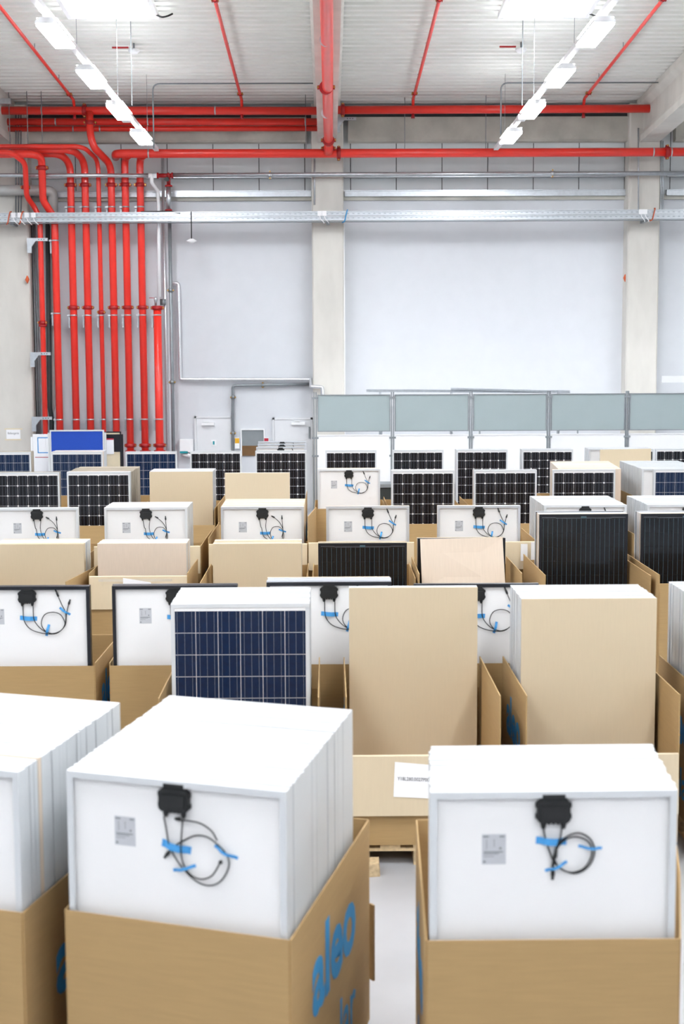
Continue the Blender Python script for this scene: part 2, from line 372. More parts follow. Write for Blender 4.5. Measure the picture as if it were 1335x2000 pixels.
pipe('long red pipe high on the far wall, ending at the right sloping beam', [V(652, 215, Yh), V(1297, 212, Yh)], .092,
     [(V(669, 215, Yh), Xv)], flanges=[(V(1298, 212, Yh), Xv)], seg=16)
pipe('upper of the two darker red pipes tucked behind the long one at left', [V(3, 238, 33.35), V(620, 238, 33.35)], .082, [], [(V(109, 238, 33.35), Xv), (V(289, 238, 33.35), Xv), (V(596, 238, 33.35), Xv)])
pipe('lower of the two darker red pipes tucked behind the long one at left', [V(8, 252, 33.45), V(620, 251, 33.45)], .062, [], [(V(143, 252, 33.45), Xv), (V(195, 252, 33.45), Xv)])
pipe('lower long red pipe crossing in front of the columns below the ring beam', [V(226, 306, 33.5), V(226, 300, ym), V(660, 299.5, ym), V(1400, 296.5, ym)], .098,
     [(V(661, 299.5, ym), Xv), (V(1302, 297, ym), Xv)], [(V(290, 300, ym), Xv), (V(1275, 297, ym), Xv), (V(1310, 297, ym), Xv)], seg=16, rad=.25)
pb = V(641, 268, 32.3); zz = zc(22)-1.12
P = [Vector((.0, -9, zc(-9)-1.12)), Vector((0, 18, zc(18)-1.12)), Vector((pb.x, 32.35, zc(32.4)-1.13)), V(641, 298, 32.62)]
pipe('thick red pipe under the middle roof beam', P, .102,
     [(Vector((0.0, 27.3, zc(27.3)-1.125)), Yv), (P[2]+Vector((0, -.25, -.02)), Yv), (V(641, 290, 32.6), Zv)], rad=.3, seg=18, clamps=[(Vector((0, 24, zc(24)-1.12)), Yv), (Vector((0, 29.5, zc(29.5)-1.125)), Yv)])
# sprinkler lines up the slope of the roof
for px, dpx, lab in ((145, 5, 'thin red sprinkler line on the roof deck, leftmost'), (472, 435, 'thin red sprinkler line on the roof deck, between the left rooflight and the middle beam'),
                     (806, 860, 'thin red sprinkler line on the roof deck, just right of the middle beam'), (1139, 1300, 'thin red sprinkler line on the roof deck, rightmost')):
    xe = at(px, 208, 32.8).x; f = lambda y: Vector((xe, y, zc(y)-.14))
    t = pipe(lab, [f(-9), f(32.7), Vector((xe, 32.8, zc(32.8)-.28))], .034, [(f(32.2), Yv), (f(25.2), Yv)], rad=.06, seg=8)
    for yy in (10, 17, 24, 28.5, 31): MB().tube([f(yy)-f(-9), f(yy)-f(-9)+Vector((0, 0, .14))], .008, 5).build('hanger_rod', m_galvd, t)
    e = at(px-12 if px > 640 else px+4, 228, 32.85)-f(-9)
    MB().tube([Vector((xe, 32.8, zc(32.8)-.45))-f(-9), Vector((xe, 32.8, zc(32.8)-.55))-f(-9)], [.03, .045], 8).build('drain_plug', m_redd, t)
# thin pipes and conduits
def thin(label, P, r, m, name='conduit', cat='conduit', rad=.1, rings=(), group=None, seg=8):
    return pipe(label, P, r, rings, (), name, m, rad, cat, (), group, seg, m)
thin('bright steel pipe crossing the risers and ending in a white bend', [V(-60, 342, 32.95), V(293, 343, 32.95)], .045, m_galv, 'steel_pipe', 'pipe', seg=10)
thin('white drain bend hooking down from the left steel pipe', [V(290, 343, 32.9), V(296, 343, 32.9), V(296, 356, 32.9), V(308, 373, 33.2), V(309.5, 400, 33.3), V(311, 580, 33.3)], .042, m_white, 'white_pipe', 'pipe', rad=.05)
t = thin('long bright steel pipe along the wall right of the red tee', [V(336, 342, 33.2), V(1400, 338, 33.2)], .05, m_galv, 'steel_pipe', 'pipe', seg=10, rings=[(V(527, 342, 33.2), Xv), (V(1078, 339, 33.2), Xv)])
t = thing('red_tee', 'red tee valve joining the two bright steel pipes beside the risers', 'valve', V(308, 343, 33.2)); o = V(308, 343, 33.2)
MB().tube([(0, 0, 0), (.33, 0, 0)], .05, 10).build('tee_body', m_redd, t)
for dx in (.0, .24, .33): ring(MB(), (dx, 0, 0), (1, 0, 0), .07, .04).build('flange', m_redd, t)
q = V(329, 352, 33.2)-o; MB().tube([q+Vector((0, 0, .1)), q-Vector((0, 0, .12))], .045, 10).build('tee_branch', m_redd, t)
ring(MB(), q-Vector((0, 0, .13)), (0, 0, 1), .085, .04).build('flange', m_redd, t); q2 = V(329, 411, 33.2)-o
MB().tube([V(327, 350, 33.05)-o, V(325, 350, 32.95)-o], .05, 8).build('gauge', m_dark, t)
ring(MB(), q2, (0, 0, 1), .085, .04).build('flange', m_redd, t); MB().tube([q-Vector((0, 0, .14)), q2], .058, 12).build('steel_riser', m_galv, t)
xk = V(334, 640).x
thin('thin galvanised pipe dropping the full wall height right of the risers', [Vector((xk, 33.35, 0)), Vector((xk, 33.35, at(331, 414, 33.35).z))], .042, m_galvd, 'steel_pipe', 'pipe', rings=[(vpt(xk, 566, 33.35), Zv), (vpt(xk, 745, 33.35), Zv)])
xk = V(316, 700).x+.04
thin('silver foil lagged pipe rising behind the short red riser', [Vector((xk, 33.8, 0)), Vector((xk, 33.8, at(312, 300, 33.8).z))], .035, m_foil, 'lagged_pipe', 'pipe')
Yq = 33.88
thin('silver foil lagged pipe framing the left white bay and dropping behind the grey screens', [V(330, 553, Yq), V(348, 553, Yq), V(352, 741, Yq), V(607, 741, 33.85), V(607, 755, 33.4), V(629, 756, 33.35), V(630, 800, 33.35)], .045, m_foil, 'lagged_pipe', 'pipe', rad=.05, seg=10)
thin('dull grey conduit framing the pale doors on the far wall', [V(454, 1000, Yq), V(454.5, 753, Yq), V(606, 750, Yq)], .035, m_galvd, rad=.08, rings=[(V(455, 776, Yq), Zv), (V(455, 846, Yq), Zv), (V(513, 752, Yq), Xv)])
for i, px in enumerate((31, 36, 41)):
    thin('%s thin grey conduit of three rising beside the left column' % ('leftmost', 'middle', 'rightmost')[i], [V(px, 430, 33.42), V(px, 215, 33.42)], .016, m_galvd, group='grey conduits by the left column', seg=6)
for i, px in enumerate((62, 66, 70)):
    xk = V(px+2, 640, 33.7).x
    thin('%s of three conduits between the left column and the first riser' % ('leftmost, darkest', 'middle', 'rightmost')[i], [Vector((xk, 33.75, 0)), Vector((xk, 33.75, at(60, 430, 33.75).z))], .024, m_galvd if i else m_dark, group='dark conduits behind the first riser', seg=6)
thin('dark drain pipe behind the second red riser, forking near its foot', [V(93, 430, 33.7), V(97, 795, 33.7), V(101, 815, 33.8), V(101, 960, 33.85)], .055, m_dark, 'drain_pipe', 'pipe', rad=.1)
thin('pale drain pipe between the first two red risers', [V(103, 430, 33.8), V(104, 795, 33.8), V(100, 812, 33.88)], .045, m_duct, 'drain_pipe', 'pipe', rad=.1)
thin('fat pale insulated duct at the left, turning down behind the red bends', [V(-60, 371, 33.34), V(60, 372, 33.34), V(103, 373, 33.6), V(103, 440, 33.78)], .12, m_duct, 'insulated_duct', 'duct', rad=.14, seg=16)
for px in (302, 982):
    y0 = 29.6 if px == 302 else 29.8
    a = at(px-4, 163, 31.4); b = at(px+316, 161, 31.4)
    a.z = b.z = zc(31.4)-.1
    thin('thin grey conduit running across the roof deck on the %s and dropping at one end' % ('left' if px < 500 else 'right'),
         [Vector((a.x, 31.4, at(px, 290 if px < 500 else 262, 31.4).z)), a, b], .016, m_galvd, rad=.15, seg=6)
for px, pa, pb_, Yk in ((1246, 250, 415, 33.42), (1290, 275, 415, 33.5), (1294, 275, 415, 33.5), (614, 310, 400, 33.485)):
    thin({614: 'thin pale conduit on the middle column', 1246: 'thin pale conduit on the left side of the right column', 1290: 'left of two pale conduits at the right column edge', 1294: 'right of two pale conduits at the right column edge'}[px], [V(px, pa, Yk), V(px, pb_, Yk)], .018, m_galv, seg=6, group=None if px < 700 else 'conduits on the right column')
for px in (672, 1231):
    xk = V(px, 600, 33.6).x
    thin('thin white conduit down the edge of the %s column' % ('middle' if px < 700 else 'right'), [Vector((xk, 33.55, at(640, 430, 33.55).z)), Vector((xk, 33.55, 0))], .016, m_white, seg=6)
WD = ('at the far left edge, crossing the red pipes', 'in front of the left red pipes, right of the far-left one', 'below the left smoke detector', 'below the right smoke detector', 'beside the middle red pipe, left of it', 'left of the last lamps on the right rail', 'right of the thick middle pipe, over the ring beam', 'between the two leftmost wires')
for wi, (px, pa, pb_, Yk) in enumerate(((20, 200, 292, 32.6), (83, 222, 290, 32.5), (258, 100, 206, 27), (1019, 100, 206, 27), (597, 245, 296, 32.9), (948, 232, 300, 33), (790, 228, 300, 33.2), (55, 225, 290, 32.5))):
    p = V(px, pb_, Yk)
    tag(MB().tube([p, (p.x, Yk, min(zc(Yk), V(px, pa, Yk).z+2))], .009, 5).build('hanger_wire', m_galvd), 'thin steel hanger wire '+WD[wi], 'wire', 'hanger wires under the roof')
# smoke detectors with red test strips
for px, side in ((261, 'left'), (1017, 'right')):
    p = at(px, 92, 28.5); p.z = zc(28.5)
    t = thing('smoke_detector', 'small pale detector with a red strip on the roof deck, %s of the middle beam' % side, 'detector', p)
    MB().tube([(0, 0, 0), (0, 0, -.12)], .02, 6).build('stem', m_galvd, t)
    MB().tube([(0, 0, -.12), (0, 0, -.16), (0, 0, -.2)], [.11, .11, .06], 14).build('sensor_head', m_white, t)
    MB().box(-.42, -.1, -.02, .02, -.1, -.07).build('red_strip', m_redd, t)
# brackets
def bracket(px, py, label, Yb=33.25, flip=1):
    p = V(px, py, Yb); t = thing('steel_bracket', label, 'bracket', p)
    MB().prism([(0, 0), (flip*.47, 0), (flip*.47, -.07), (flip*.2, -.07), (flip*.1, -.2), (flip*.1, -.34), (0, -.34)][::flip], -.03, .03).build('plate', m_galv, t)
    mb = MB()
    for k in range(3): mb.tube([(flip*(.27+.06*k), -.035, -.035), (flip*(.27+.06*k), -.03, -.035)], .012, 6)
    mb.build('bolt_hole', m_dark, t)
bracket(53, 465, 'upper galvanised angle bracket between the left column and the first riser')
bracket(59, 688, 'middle galvanised angle bracket between the left column and the first riser')
bracket(62, 814, 'lower galvanised angle bracket just above the blue board')
bracket(655, 229, 'galvanised angle bracket on the middle column under the long red pipe', 33.3)
p = V(-2, 192, 32.4); tag(MB().box(p.x, p.x+.26, 32.38, 32.5, p.z-.12, p.z, 0).build('slotted_strut', m_galv), 'short slotted steel strut at the top left edge over the red pipes', 'bracket')
# cable tray across the wall
pa, pbb = V(-80, 425.5, 33.0), V(1420, 417.5, 33.0); Lt = pbb.x-pa.x
t = thing('cable_tray', 'long perforated silver cable tray crossing the whole far wall in front of the columns', 'tray', pa)
dzt = pbb.z-pa.z
def tilt(mb):
    mb.v = [(v[0], v[1], v[2]+dzt*v[0]/Lt) for v in mb.v]; return mb
for nm, z0, z1 in (('upper_channel', .005, .105), ('lower_channel', -.105, -.005)):
    tilt(MB().box(0, Lt, 0, .06, z0+.02, z1-.015).box(0, Lt, -.03, .03, z1-.018, z1).box(0, Lt, -.03, .03, z0, z0+.02)).build(nm, m_galv, t)
tilt(MB().box(0, Lt, .0, .2, -.13, -.118)).build('tray_base', m_galvd, t)
mb = MB()
for k in range(int(Lt/.12)):
    xx = .06+k*.12
    for zz in (.05, -.05): mb.box(xx, xx+.05, -.004, .0, zz-.008, zz+.008)
    if k % 3 == 0: mb.box(xx, xx+.05, -.006, .0, -.132, -.117)
o = tilt(mb).build('slot', m_slot, t); o['kind'] = 'stuff'
for px in (27, 40, 53, 66, 624, 633, 1250, 1258):
    q = V(px, 425.5-8*px/1500, 33.0)-pa
    MB().box(q.x-.05, q.x+.05, -.06, -.005, q.z+.0, q.z+.11).build('white_clip_box', m_white, t)
    MB().tube(smooth([(q.x, -.05, q.z), (q.x+.03, -.07, q.z-.08), (q.x+.08, -.06, q.z-.13), (q.x+.1, 0, q.z-.16)]), .012, 5).build('cable', m_white, t)
for px, m in ((18, m_orange), (42, m_orange), (1275, m_orange), (675, m_print)):
    q = V(px, 425.5-8*px/1500, 33.0)-pa
    MB().tube(smooth([(q.x+.04, .07, q.z+.14), (q.x+.03, -.05, q.z+.12), (q.x, -.06, q.z), (q.x-.03, -.04, q.z-.12), (q.x-.08, .07, q.z-.14)]), .014, 5).build('strap', m, t)
for px in (22, 640, 1262):
    q = V(px, 434-8*px/1500, 33.0)-pa
    MB().box(q.x-.04, q.x+.04, .06, .5, q.z-.06, q.z+.02).build('support_arm', m_galvd, t)
MB().tube([V(275, 414, 33)-pa, V(330, 413, 33)-pa, V(352, 416, 33)-pa], .02, 6).build('loose_cable', m_cable, t)
# cone pendant
p = V(374, 475, 32.965); t = thing('pendant_lamp', 'small white cone hanging on a black cable below the silver tray', 'lamp', p)
MB().tube([(0, 0, -.0), (0, 0, .05), (0, 0, .1)], [.03, .125, .04], 16).build('cone_shade', m_white, t)
MB().tube([(0, 0, .08), (0, 0, V(374, 413, 32.965).z-p.z)], .012, 6).build('cable', m_cable, t)
# small valve with red lever
p = V(304, 597, YP); t = thing('ball_valve', 'small steel valve with a red lever on top of the short red riser', 'valve', p)
MB().tube([(0, 0, 0), (0, 0, .1), (0, 0, .14), (0, 0, .2)], [.025, .03, .045, .03], 10).build('valve_body', m_galv, t)
MB().box(-.15, .02, -.015, .015, .17, .185).build('lever', m_redd, t)
p = V(318, 590, 33.7); tag(ring(MB(), p, (0, 0, 1), .07, .14).build('pressure_gauge', m_galvd), 'small grey fitting clamped to the lagged pipe beside the valve', 'fitting')

# ================================================================ WALL FURNITURE
def door(n, x0p, x1p, yt, hinge):
    a = at(x0p, yt, YW-.01); b = at(x1p, yt, YW-.01)
    o = MB().box(a.x, b.x, YW-.05, YW-.002, 0, a.z).build('door_%d' % n, m_door); o['kind'] = 'structure'
    MB().box(a.x-.05, a.x-.005, YW-.07, YW-.002, 0, a.z+.05).box(b.x+.005, b.x+.05, YW-.07, YW-.002, 0, a.z+.05).box(a.x-.05, b.x+.05, YW-.07, YW-.002, a.z+.005, a.z+.05).build('door_frame', m_door, o)
    return o, a, b
d1, a, b = door(1, 384, 450, 817, 0)
p = at(406, 828, YW-.08); q = MB().box(p.x-.15, p.x+.15, YW-.14, YW-.05, p.z-.03, p.z+.03).box(p.x-.1, p.x+.02, YW-.12, YW-.05, p.z+.05, p.z+.065).build('door_closer', m_white, d1)
p = at(417, 865, YW-.08); MB().box(p.x-.06, p.x+.06, YW-.06, YW-.05, p.z-.07, p.z+.07, 0).box(p.x-.02, p.x+.02, YW-.064, YW-.06, p.z-.04, p.z+.04, 1).build('pictogram_sign', [m_white, m_teal], d1)
d2, a, b = door(2, 536, 606, 820, 0)
p = at(582, 827, YW-.08); MB().box(p.x-.16, p.x+.16, YW-.14, YW-.05, p.z-.03, p.z+.03).box(p.x-.1, p.x+.05, YW-.12, YW-.05, p.z+.05, p.z+.065).build('door_closer', m_white, d2)
p = at(604, 845, YW-.08); MB().box(p.x-.02, p.x+.02, YW-.09, YW-.05, p.z-.14, p.z+.14).build('hinge', m_galvd, d2)
a = at(472, 840, YW-.02); b = at(515, 890, YW-.02); mid = at(490, 870.5, YW-.02).z
o = MB().box(a.x, b.x, YW-.03, YW-.002, mid, a.z, 0).box(a.x, b.x, YW-.04, YW-.002, b.z, mid, 1).build('window_1', [m_glassg, m_brown]); o['kind'] = 'structure'
MB().box(a.x-.03, a.x, YW-.06, YW-.002, b.z, a.z).box(b.x, b.x+.03, YW-.06, YW-.002, b.z, a.z).box(a.x-.03, b.x+.03, YW-.06, YW-.002, a.z, a.z+.03).build('window_frame', m_white, o)
def wallbox(name, px0, py0, px1, py1, m, label, cat, d=.1, extra=None):
    a = at(px0, py0, YW-.05); b = at(px1, py1, YW-.05)
    t = thing(name, label, cat, (a.x, YW, b.z)); w_, h_ = b.x-a.x, a.z-b.z
    MB().box(0, w_, -d, -.002, 0, h_).build('body', m, t)
    if extra: extra(t, w_, h_, d)
    return t
wallbox('alarm_button', 458, 855, 468, 876, m_white, 'white wall box with a yellow face left of the grey hatch', 'button', .08, lambda t, w_, h_, d: MB().box(.01, w_-.01, -d-.01, -d, h_*.5, h_-.01).build('yellow_face', m_yel, t))
wallbox('alarm_button', 515, 855, 525, 872, m_white, 'white wall box with a crimson face right of the grey hatch', 'button', .08, lambda t, w_, h_, d: MB().box(.01, w_-.01, -d-.01, -d, h_*.4, h_-.01).build('crimson_face', m_crim, t))
wallbox('towel_dispenser', 352, 858, 378, 882, m_white, 'white towel dispenser with a teal strip under the wall', 'dispenser', .2, lambda t, w_, h_, d: (MB().box(0, w_*.6, -d-.005, -d+.03, -.03, .02).build('teal_strip', m_teal, t), MB().tube([(.06, -d*.6, -.06), (.3, -d*.6, -.1)], .05, 8).build('towel_roll', m_paper, t)))
# notice on the left column
a = at(12, 838, 33.49); b = at(40, 858, 33.49)
t = thing('paper_notice', 'white paper notice taped to the left concrete column', 'notice', (a.x, 33.495, b.z))
MB().box(0, b.x-a.x, -.004, 0, 0, a.z-b.z).build('paper', m_paper, t)
MB().box(-.04, b.x-a.x+.05, -.006, -.004, a.z-b.z-.012, a.z-b.z+.014).box(-.04, b.x-a.x+.02, -.006, -.004, -.02, .006).build('tape', m_cream, t)
o = obj('lettering', text_mesh('Ballastgerät', .07, m_ink, width=.26), t, ((b.x-a.x)/2, -.005, (a.z-b.z)*.5)); o.rotation_euler = (R(90), 0, 0)
for (px, py, Yk) in ((55, 546, 33.4), (1222, 543, 33.7)):
    p = at(px, py, Yk); tag(MB().tube([p+Vector((-.02, 0, .09)), p+Vector((-.02, 0, 0)), p+Vector((-.02, 0, -.09))], [.01, .05, .01], 8).build('rusty_plug', m_orange), 'small orange rust plug on the side of the %s column' % ('left' if px < 600 else 'right'), 'plug')

# display boards behind the last row, at left
def board(label, x0p, x1p, ytp, Yd, face, frame, name, zb=.7, fr=.03, extra=None):
    a = at(x0p, ytp, Yd); b = at(x1p, ytp, Yd); w_ = b.x-a.x; h_ = a.z-zb
    t = thing(name, label, 'board', (a.x, Yd, 0))
    MB().box(fr, w_-fr, -.01, .02, zb+fr, a.z-fr).build('board_face', face, t)
    MB().box(0, fr, -.02, .03, zb, a.z).box(w_-fr, w_, -.02, .03, zb, a.z).box(fr, w_-fr, -.02, .03, a.z-fr, a.z).box(fr, w_-fr, -.02, .03, zb, zb+fr).build('board_frame', frame, t)
    for xx in (-.045, w_+.005):
        MB().box(xx, xx+.04, -.02, .02, .04, a.z-.06).build('post', frame, t)
        MB().box(xx, xx+.04, -.3, .3, 0, .04).build('foot', frame, t)
    if extra: extra(t, w_, a.z)
def exw(t, w_, z):
    MB().box(.1, .36, -.013, -.01, z-.42, z-.4, 0).box(.1, .36, -.013, -.01, z-.09, z-.07, 0).box(.1, .12, -.013, -.01, z-.42, z-.07, 0).box(.04, .36, -.013, -.01, z-.52, z-.505, 1).build('printed_lines', [m_tape, m_crim], t)
board('blue felt pinboard in a white frame standing behind the last row of panels', 97, 203, 840, 31.0, m_blue, m_frame, 'pinboard')
board('white notice board with pale blue and red lines left of the blue pinboard', 64, 110, 848, 31.6, m_white, m_white, 'notice_board', extra=exw)
def exb(t, w_, z): MB().box(.1, .5, -.016, -.01, z-.45, z-.06, 0).box(.1, .36, -.022, -.016, z-.5, z-.16, 1).box(.1, .36, -.026, -.022, z-.18, z-.15, 2).build('posters', [m_frameb, m_white, m_crim], t)
board('cream board with a black rounded edge partly behind the blue pinboard', 190, 236, 843, 31.6, m_cream, m_frameb, 'notice_board', extra=exb, fr=.025)

# grey screens
YS = 30.0
px_posts = [615, 766, 919, 1071, 1224, 1376, 1528]
post_m = MB().box(-.035, -.008, -.03, .03, 0, 2.86).box(.008, .035, -.03, .03, 0, 2.86).box(-.05, .05, -.05, .05, 0, .02)
for zz in (1.88, 2.72, 1.5): post_m.box(-.07, .07, -.045, -.03, zz, zz+.04)
pmesh = post_m.mesh('screen_post', m_galvd)
xsn = [at(p, 800, YS).x for p in px_posts]
SW = thing('screen_wall', 'screen wall of grey-green upper and white lower panels between steel posts, far right', 'screen', (xsn[0], YS, 0))
for i, p in enumerate(xsn): obj('screen_post', pmesh, SW, (p-xsn[0], 0, 0))
ztop = at(700, 770.5, YS).z; zmid = at(700, 843, YS).z; zl1 = at(700, 849, YS).z; zlow = at(740, 945, YS).z
def fr_(w_, h_): return MB().box(0, w_, -.02, .02, 0, .02).box(0, w_, -.02, .02, h_-.02, h_).box(0, .02, -.02, .02, .02, h_-.02).box(w_-.02, w_, -.02, .02, .02, h_-.02)
for i in range(6):
    a, b = xsn[i]+.045-xsn[0], xsn[i+1]-.045-xsn[0]; w_ = b-a
    o = fr_(w_, ztop-zmid).build('upper_panel', m_galvd, SW); o.location = (a, 0, zmid); o['label'] = 'grey-green upper panel'
    MB().box(.02, w_-.02, -.008, .008, .02, ztop-zmid-.02).build('infill', m_screen, o)
    o = fr_(w_, zl1-zlow).build('lower_panel', m_white, SW); o.location = (a, 0, zlow); o['label'] = 'white lower panel'
    MB().box(.02, w_-.02, -.008, .008, .02, zl1-zlow-.02).build('infill', m_white, o)
    o = MB().box(a, b, -.01, .01, .02, zlow-.01).build('base_panel', m_dark, SW)
# work lamps standing behind the screens, lighting the wall
for i, (xx, zz) in enumerate(((1.2, 2.5), (3.4, 2.5), (5.6, 2.5), (8.1, 3.0))):
    t = thing('work_lamp', ('lit tube lamp just showing over the screens at the right edge' if i == 3 else 'lit tube lamp on a stand, hidden behind the grey screens'), 'lamp', (xx, 31.9, 0), 0, 'tube lamps behind the screens')
    MB().tube([(0, 0, .02), (0, 0, zz)], .02, 8).build('pole', m_galvd, t); MB().box(-.25, .25, -.25, .25, 0, .02).build('base', m_galvd, t)
    MB().box(-.65, .65, -.06, .02, zz, zz+.03).box(-.65, .65, -.075, -.06, zz, zz+.15).build('reflector', m_white, t); MB().tube([(-.6, .05, zz+.06), (.6, .05, zz+.06)], .035, 10).build('tube', m_work, t)
tag(MB().beam(at(715, 763, 31.2), at(1112, 765, 31.2), .08, .06).beam(at(880, 759, 31.1), at(1060, 764, 31.1), .05, .04).box(at(880, 763, 31).x, at(880, 763, 31).x+.05, 31.1, 31.2, 0, at(880, 763, 31).z)
    .box(at(1090, 763, 31).x, at(1090, 763, 31).x+.05, 31.1, 31.2, 0, at(1090, 763, 31).z).box(at(740, 763, 31).x, at(740, 763, 31).x+.05, 31.1, 31.2, 0, at(740, 763, 31).z).build('steel_rack', m_galv), 'pale steel rack rails showing just above the grey screens', 'rack')
# dark bin between rows
a = at(741, 946, 25.2); t = thing('waste_bin', 'dark grey bin in the gap left of the mono cell panels, below the white screen', 'bin', (a.x+.35, 25.5, 0))
MB().hexa([(-.28, -.22, .0), (.28, -.22, .0), (.28, .22, 0), (-.28, .22, 0), (-.34, -.27, a.z-.06), (.34, -.27, a.z-.06), (.34, .27, a.z-.06), (-.34, .27, a.z-.06)]).build('bin_body', m_dark, t)
MB().box(-.37, .37, -.3, .3, a.z-.06, a.z).build('bin_lid', m_galvd, t)

# ================================================================ SOLAR PANELS
W, T = .985, .0315
_cache = {}
def cached(key, fn):
    if key not in _cache: _cache[key] = fn()
    return _cache[key]
def frame_mesh(fm, hh):          # local: x 0..W, y 0..T, z 0..hh
    def f():
        b = .016; mb = MB()
        mb.box(0, W, 0, T, hh-b, hh).box(0, W, 0, T, 0, b).box(0, b, 0, T, b, hh-b).box(W-b, W, 0, T, b, hh-b)
        mb.box(b, W-b, 0, .002, hh-b-.012, hh-b).box(b, b+.012, 0, .002, b, hh-b-.012).box(W-b-.012, W-b, 0, .002, b, hh-b-.012)
        return mb.mesh('frame', fm)
    return cached(('fr', fm.name, hh), f)
def cell_mesh(kind):
    def f():
        s = .0775; c = .014 if kind == 'mono' else (.0 if kind == 'poly' else .010)
        if kind == 'poly': poly = [(-s, -s), (s, -s), (s, s), (-s, s)]
        else: poly = [(-s+c, -s), (s-c, -s), (s, -s+c), (s, s-c), (s-c, s), (-s+c, s), (-s, s-c), (-s, -s+c)]
        mb = MB().prism([(a, b) for a, b in poly], -.0012, 0, 0)
        bw = .0009 if kind != 'black' else .0014
        for x in (-.052, 0, .052): mb.box(x-bw, x+bw, -.002, -.0012, -s-.003, s+.003, 1)
        return mb.mesh('solar_cell', [{'mono': m_mono, 'poly': m_poly, 'black': m_black}[kind], m_busd if kind == 'black' else m_bus])
    return cached(('cell', kind), f)
def jbox_mesh():
    def f():
        mb = MB(); w_, h_ = .066, .112
        mb.prism([(-w_, -h_+.012), (-w_+.012, -h_), (w_-.012, -h_), (w_, -h_+.012), (w_, -.03), (w_-.012, -.018), (-w_+.012, -.018), (-w_, -.03)], -.03, 0)
        mb.box(-.046, .046, -.024, 0, -.018, .004)
        mb.prism([(-w_+.014, -h_+.022), (w_-.014, -h_+.022), (w_-.014, -.04), (-w_+.014, -.04)], -.036, -.03)
        for x in (-w_-.006, w_-.002):
            for z in (-.095, -.05): mb.box(x, x+.008, -.022, -.004, z, z+.018)
        for x in (-.04, .04): mb.tube([(x, -.014, -h_+.004), (x, -.014, -h_-.012), (x, -.014, -h_-.026)], [.013, .012, .008], 8)
        for x in (-.018, .018, 0): mb.box(x-.006, x+.006, -.02, -.004, -h_-.008, -h_+.002)
        return mb.mesh('junction_box', m_box)
    return cached('jb', f)
def K(pts, ox, oz, k): return [((x-ox)*k, -.012, -(y-oz)*k) for x, y in pts]
LAY = {
 'loop': dict(k=.001009, ox=185, oz=110,
   cables=[[(150, 245), (153, 345), (175, 400), (220, 440), (300, 465), (390, 470), (440, 445), (478, 395), (487, 320), (500, 260), (506, 240)],
           [(230, 245), (233, 345), (260, 400), (310, 445), (370, 466), (430, 450), (470, 410), (472, 370), (440, 315), (380, 297), (320, 315), (292, 370), (300, 420), (340, 458), (400, 465), (455, 430), (480, 370), (482, 300), (455, 240), (430, 180)]],
   plugs=[((506, 240), (519, 198)), ((430, 178), (406, 120))], tapes=[((122, 342), (256, 350), 34), ((325, 487), (348, 397), 20), ((434, 264), (516, 320), 18)]),
 'ring': dict(k=.00082, ox=704, oz=530,
   cables=[[(650, 665), (665, 745), (690, 820), (712, 870), (760, 910), (820, 925), (880, 890), (907, 825), (890, 760), (840, 725), (790, 730), (740, 765), (715, 820), (708, 880), (704, 905)],
           [(748, 665), (738, 745), (716, 800), (714, 860), (750, 905), (806, 918), (862, 893), (893, 830), (880, 770), (830, 742), (780, 745), (735, 778), (708, 840), (700, 890)]],
   plugs=[((705, 905), (703, 955)), ((712, 850), (722, 810))], tapes=[((622, 760), (772, 768), 36), ((668, 915), (776, 870), 15), ((830, 792), (946, 804), 14)]),
 'wide': dict(k=.00067, ox=560, oz=185,
   cables=[[(485, 395), (500, 470), (515, 560), (560, 650), (640, 740), (720, 790), (800, 795), (870, 750), (915, 660), (900, 590), (850, 540), (780, 495), (700, 492), (630, 525), (560, 570), (520, 610)],
           [(615, 400), (605, 500), (600, 600), (615, 680), (660, 740), (730, 762), (800, 735), (840, 680), (855, 650)],
           [(845, 505), (810, 450), (740, 410), (660, 400), (600, 402)]],
   plugs=[((520, 610), (485, 655)), ((856, 650), (866, 632)), ((600, 402), (560, 400))], tapes=[((462, 565), (658, 598), 48), ((535, 735), (688, 688), 20), ((815, 548), (968, 612), 20)]),
 'hook': dict(k=.001009, ox=185, oz=110,
   cables=[[(150, 245), (165, 330), (175, 345), (190, 430), (230, 470), (300, 500)], [(230, 245), (222, 330), (235, 400), (260, 450), (300, 490), (370, 505), (430, 470), (425, 385), (380, 330), (310, 335), (275, 400), (290, 470)],
           [(410, 450), (425, 385), (415, 330), (380, 270), (330, 225), (315, 215)], [(418, 470), (425, 385), (420, 300), (415, 245)]],
   plugs=[((330, 222), (290, 200)), ((415, 245), (413, 195))], tapes=[((155, 405), (275, 405), 32), ((375, 362), (460, 392), 18), ((290, 500), (310, 440), 18)]),
}
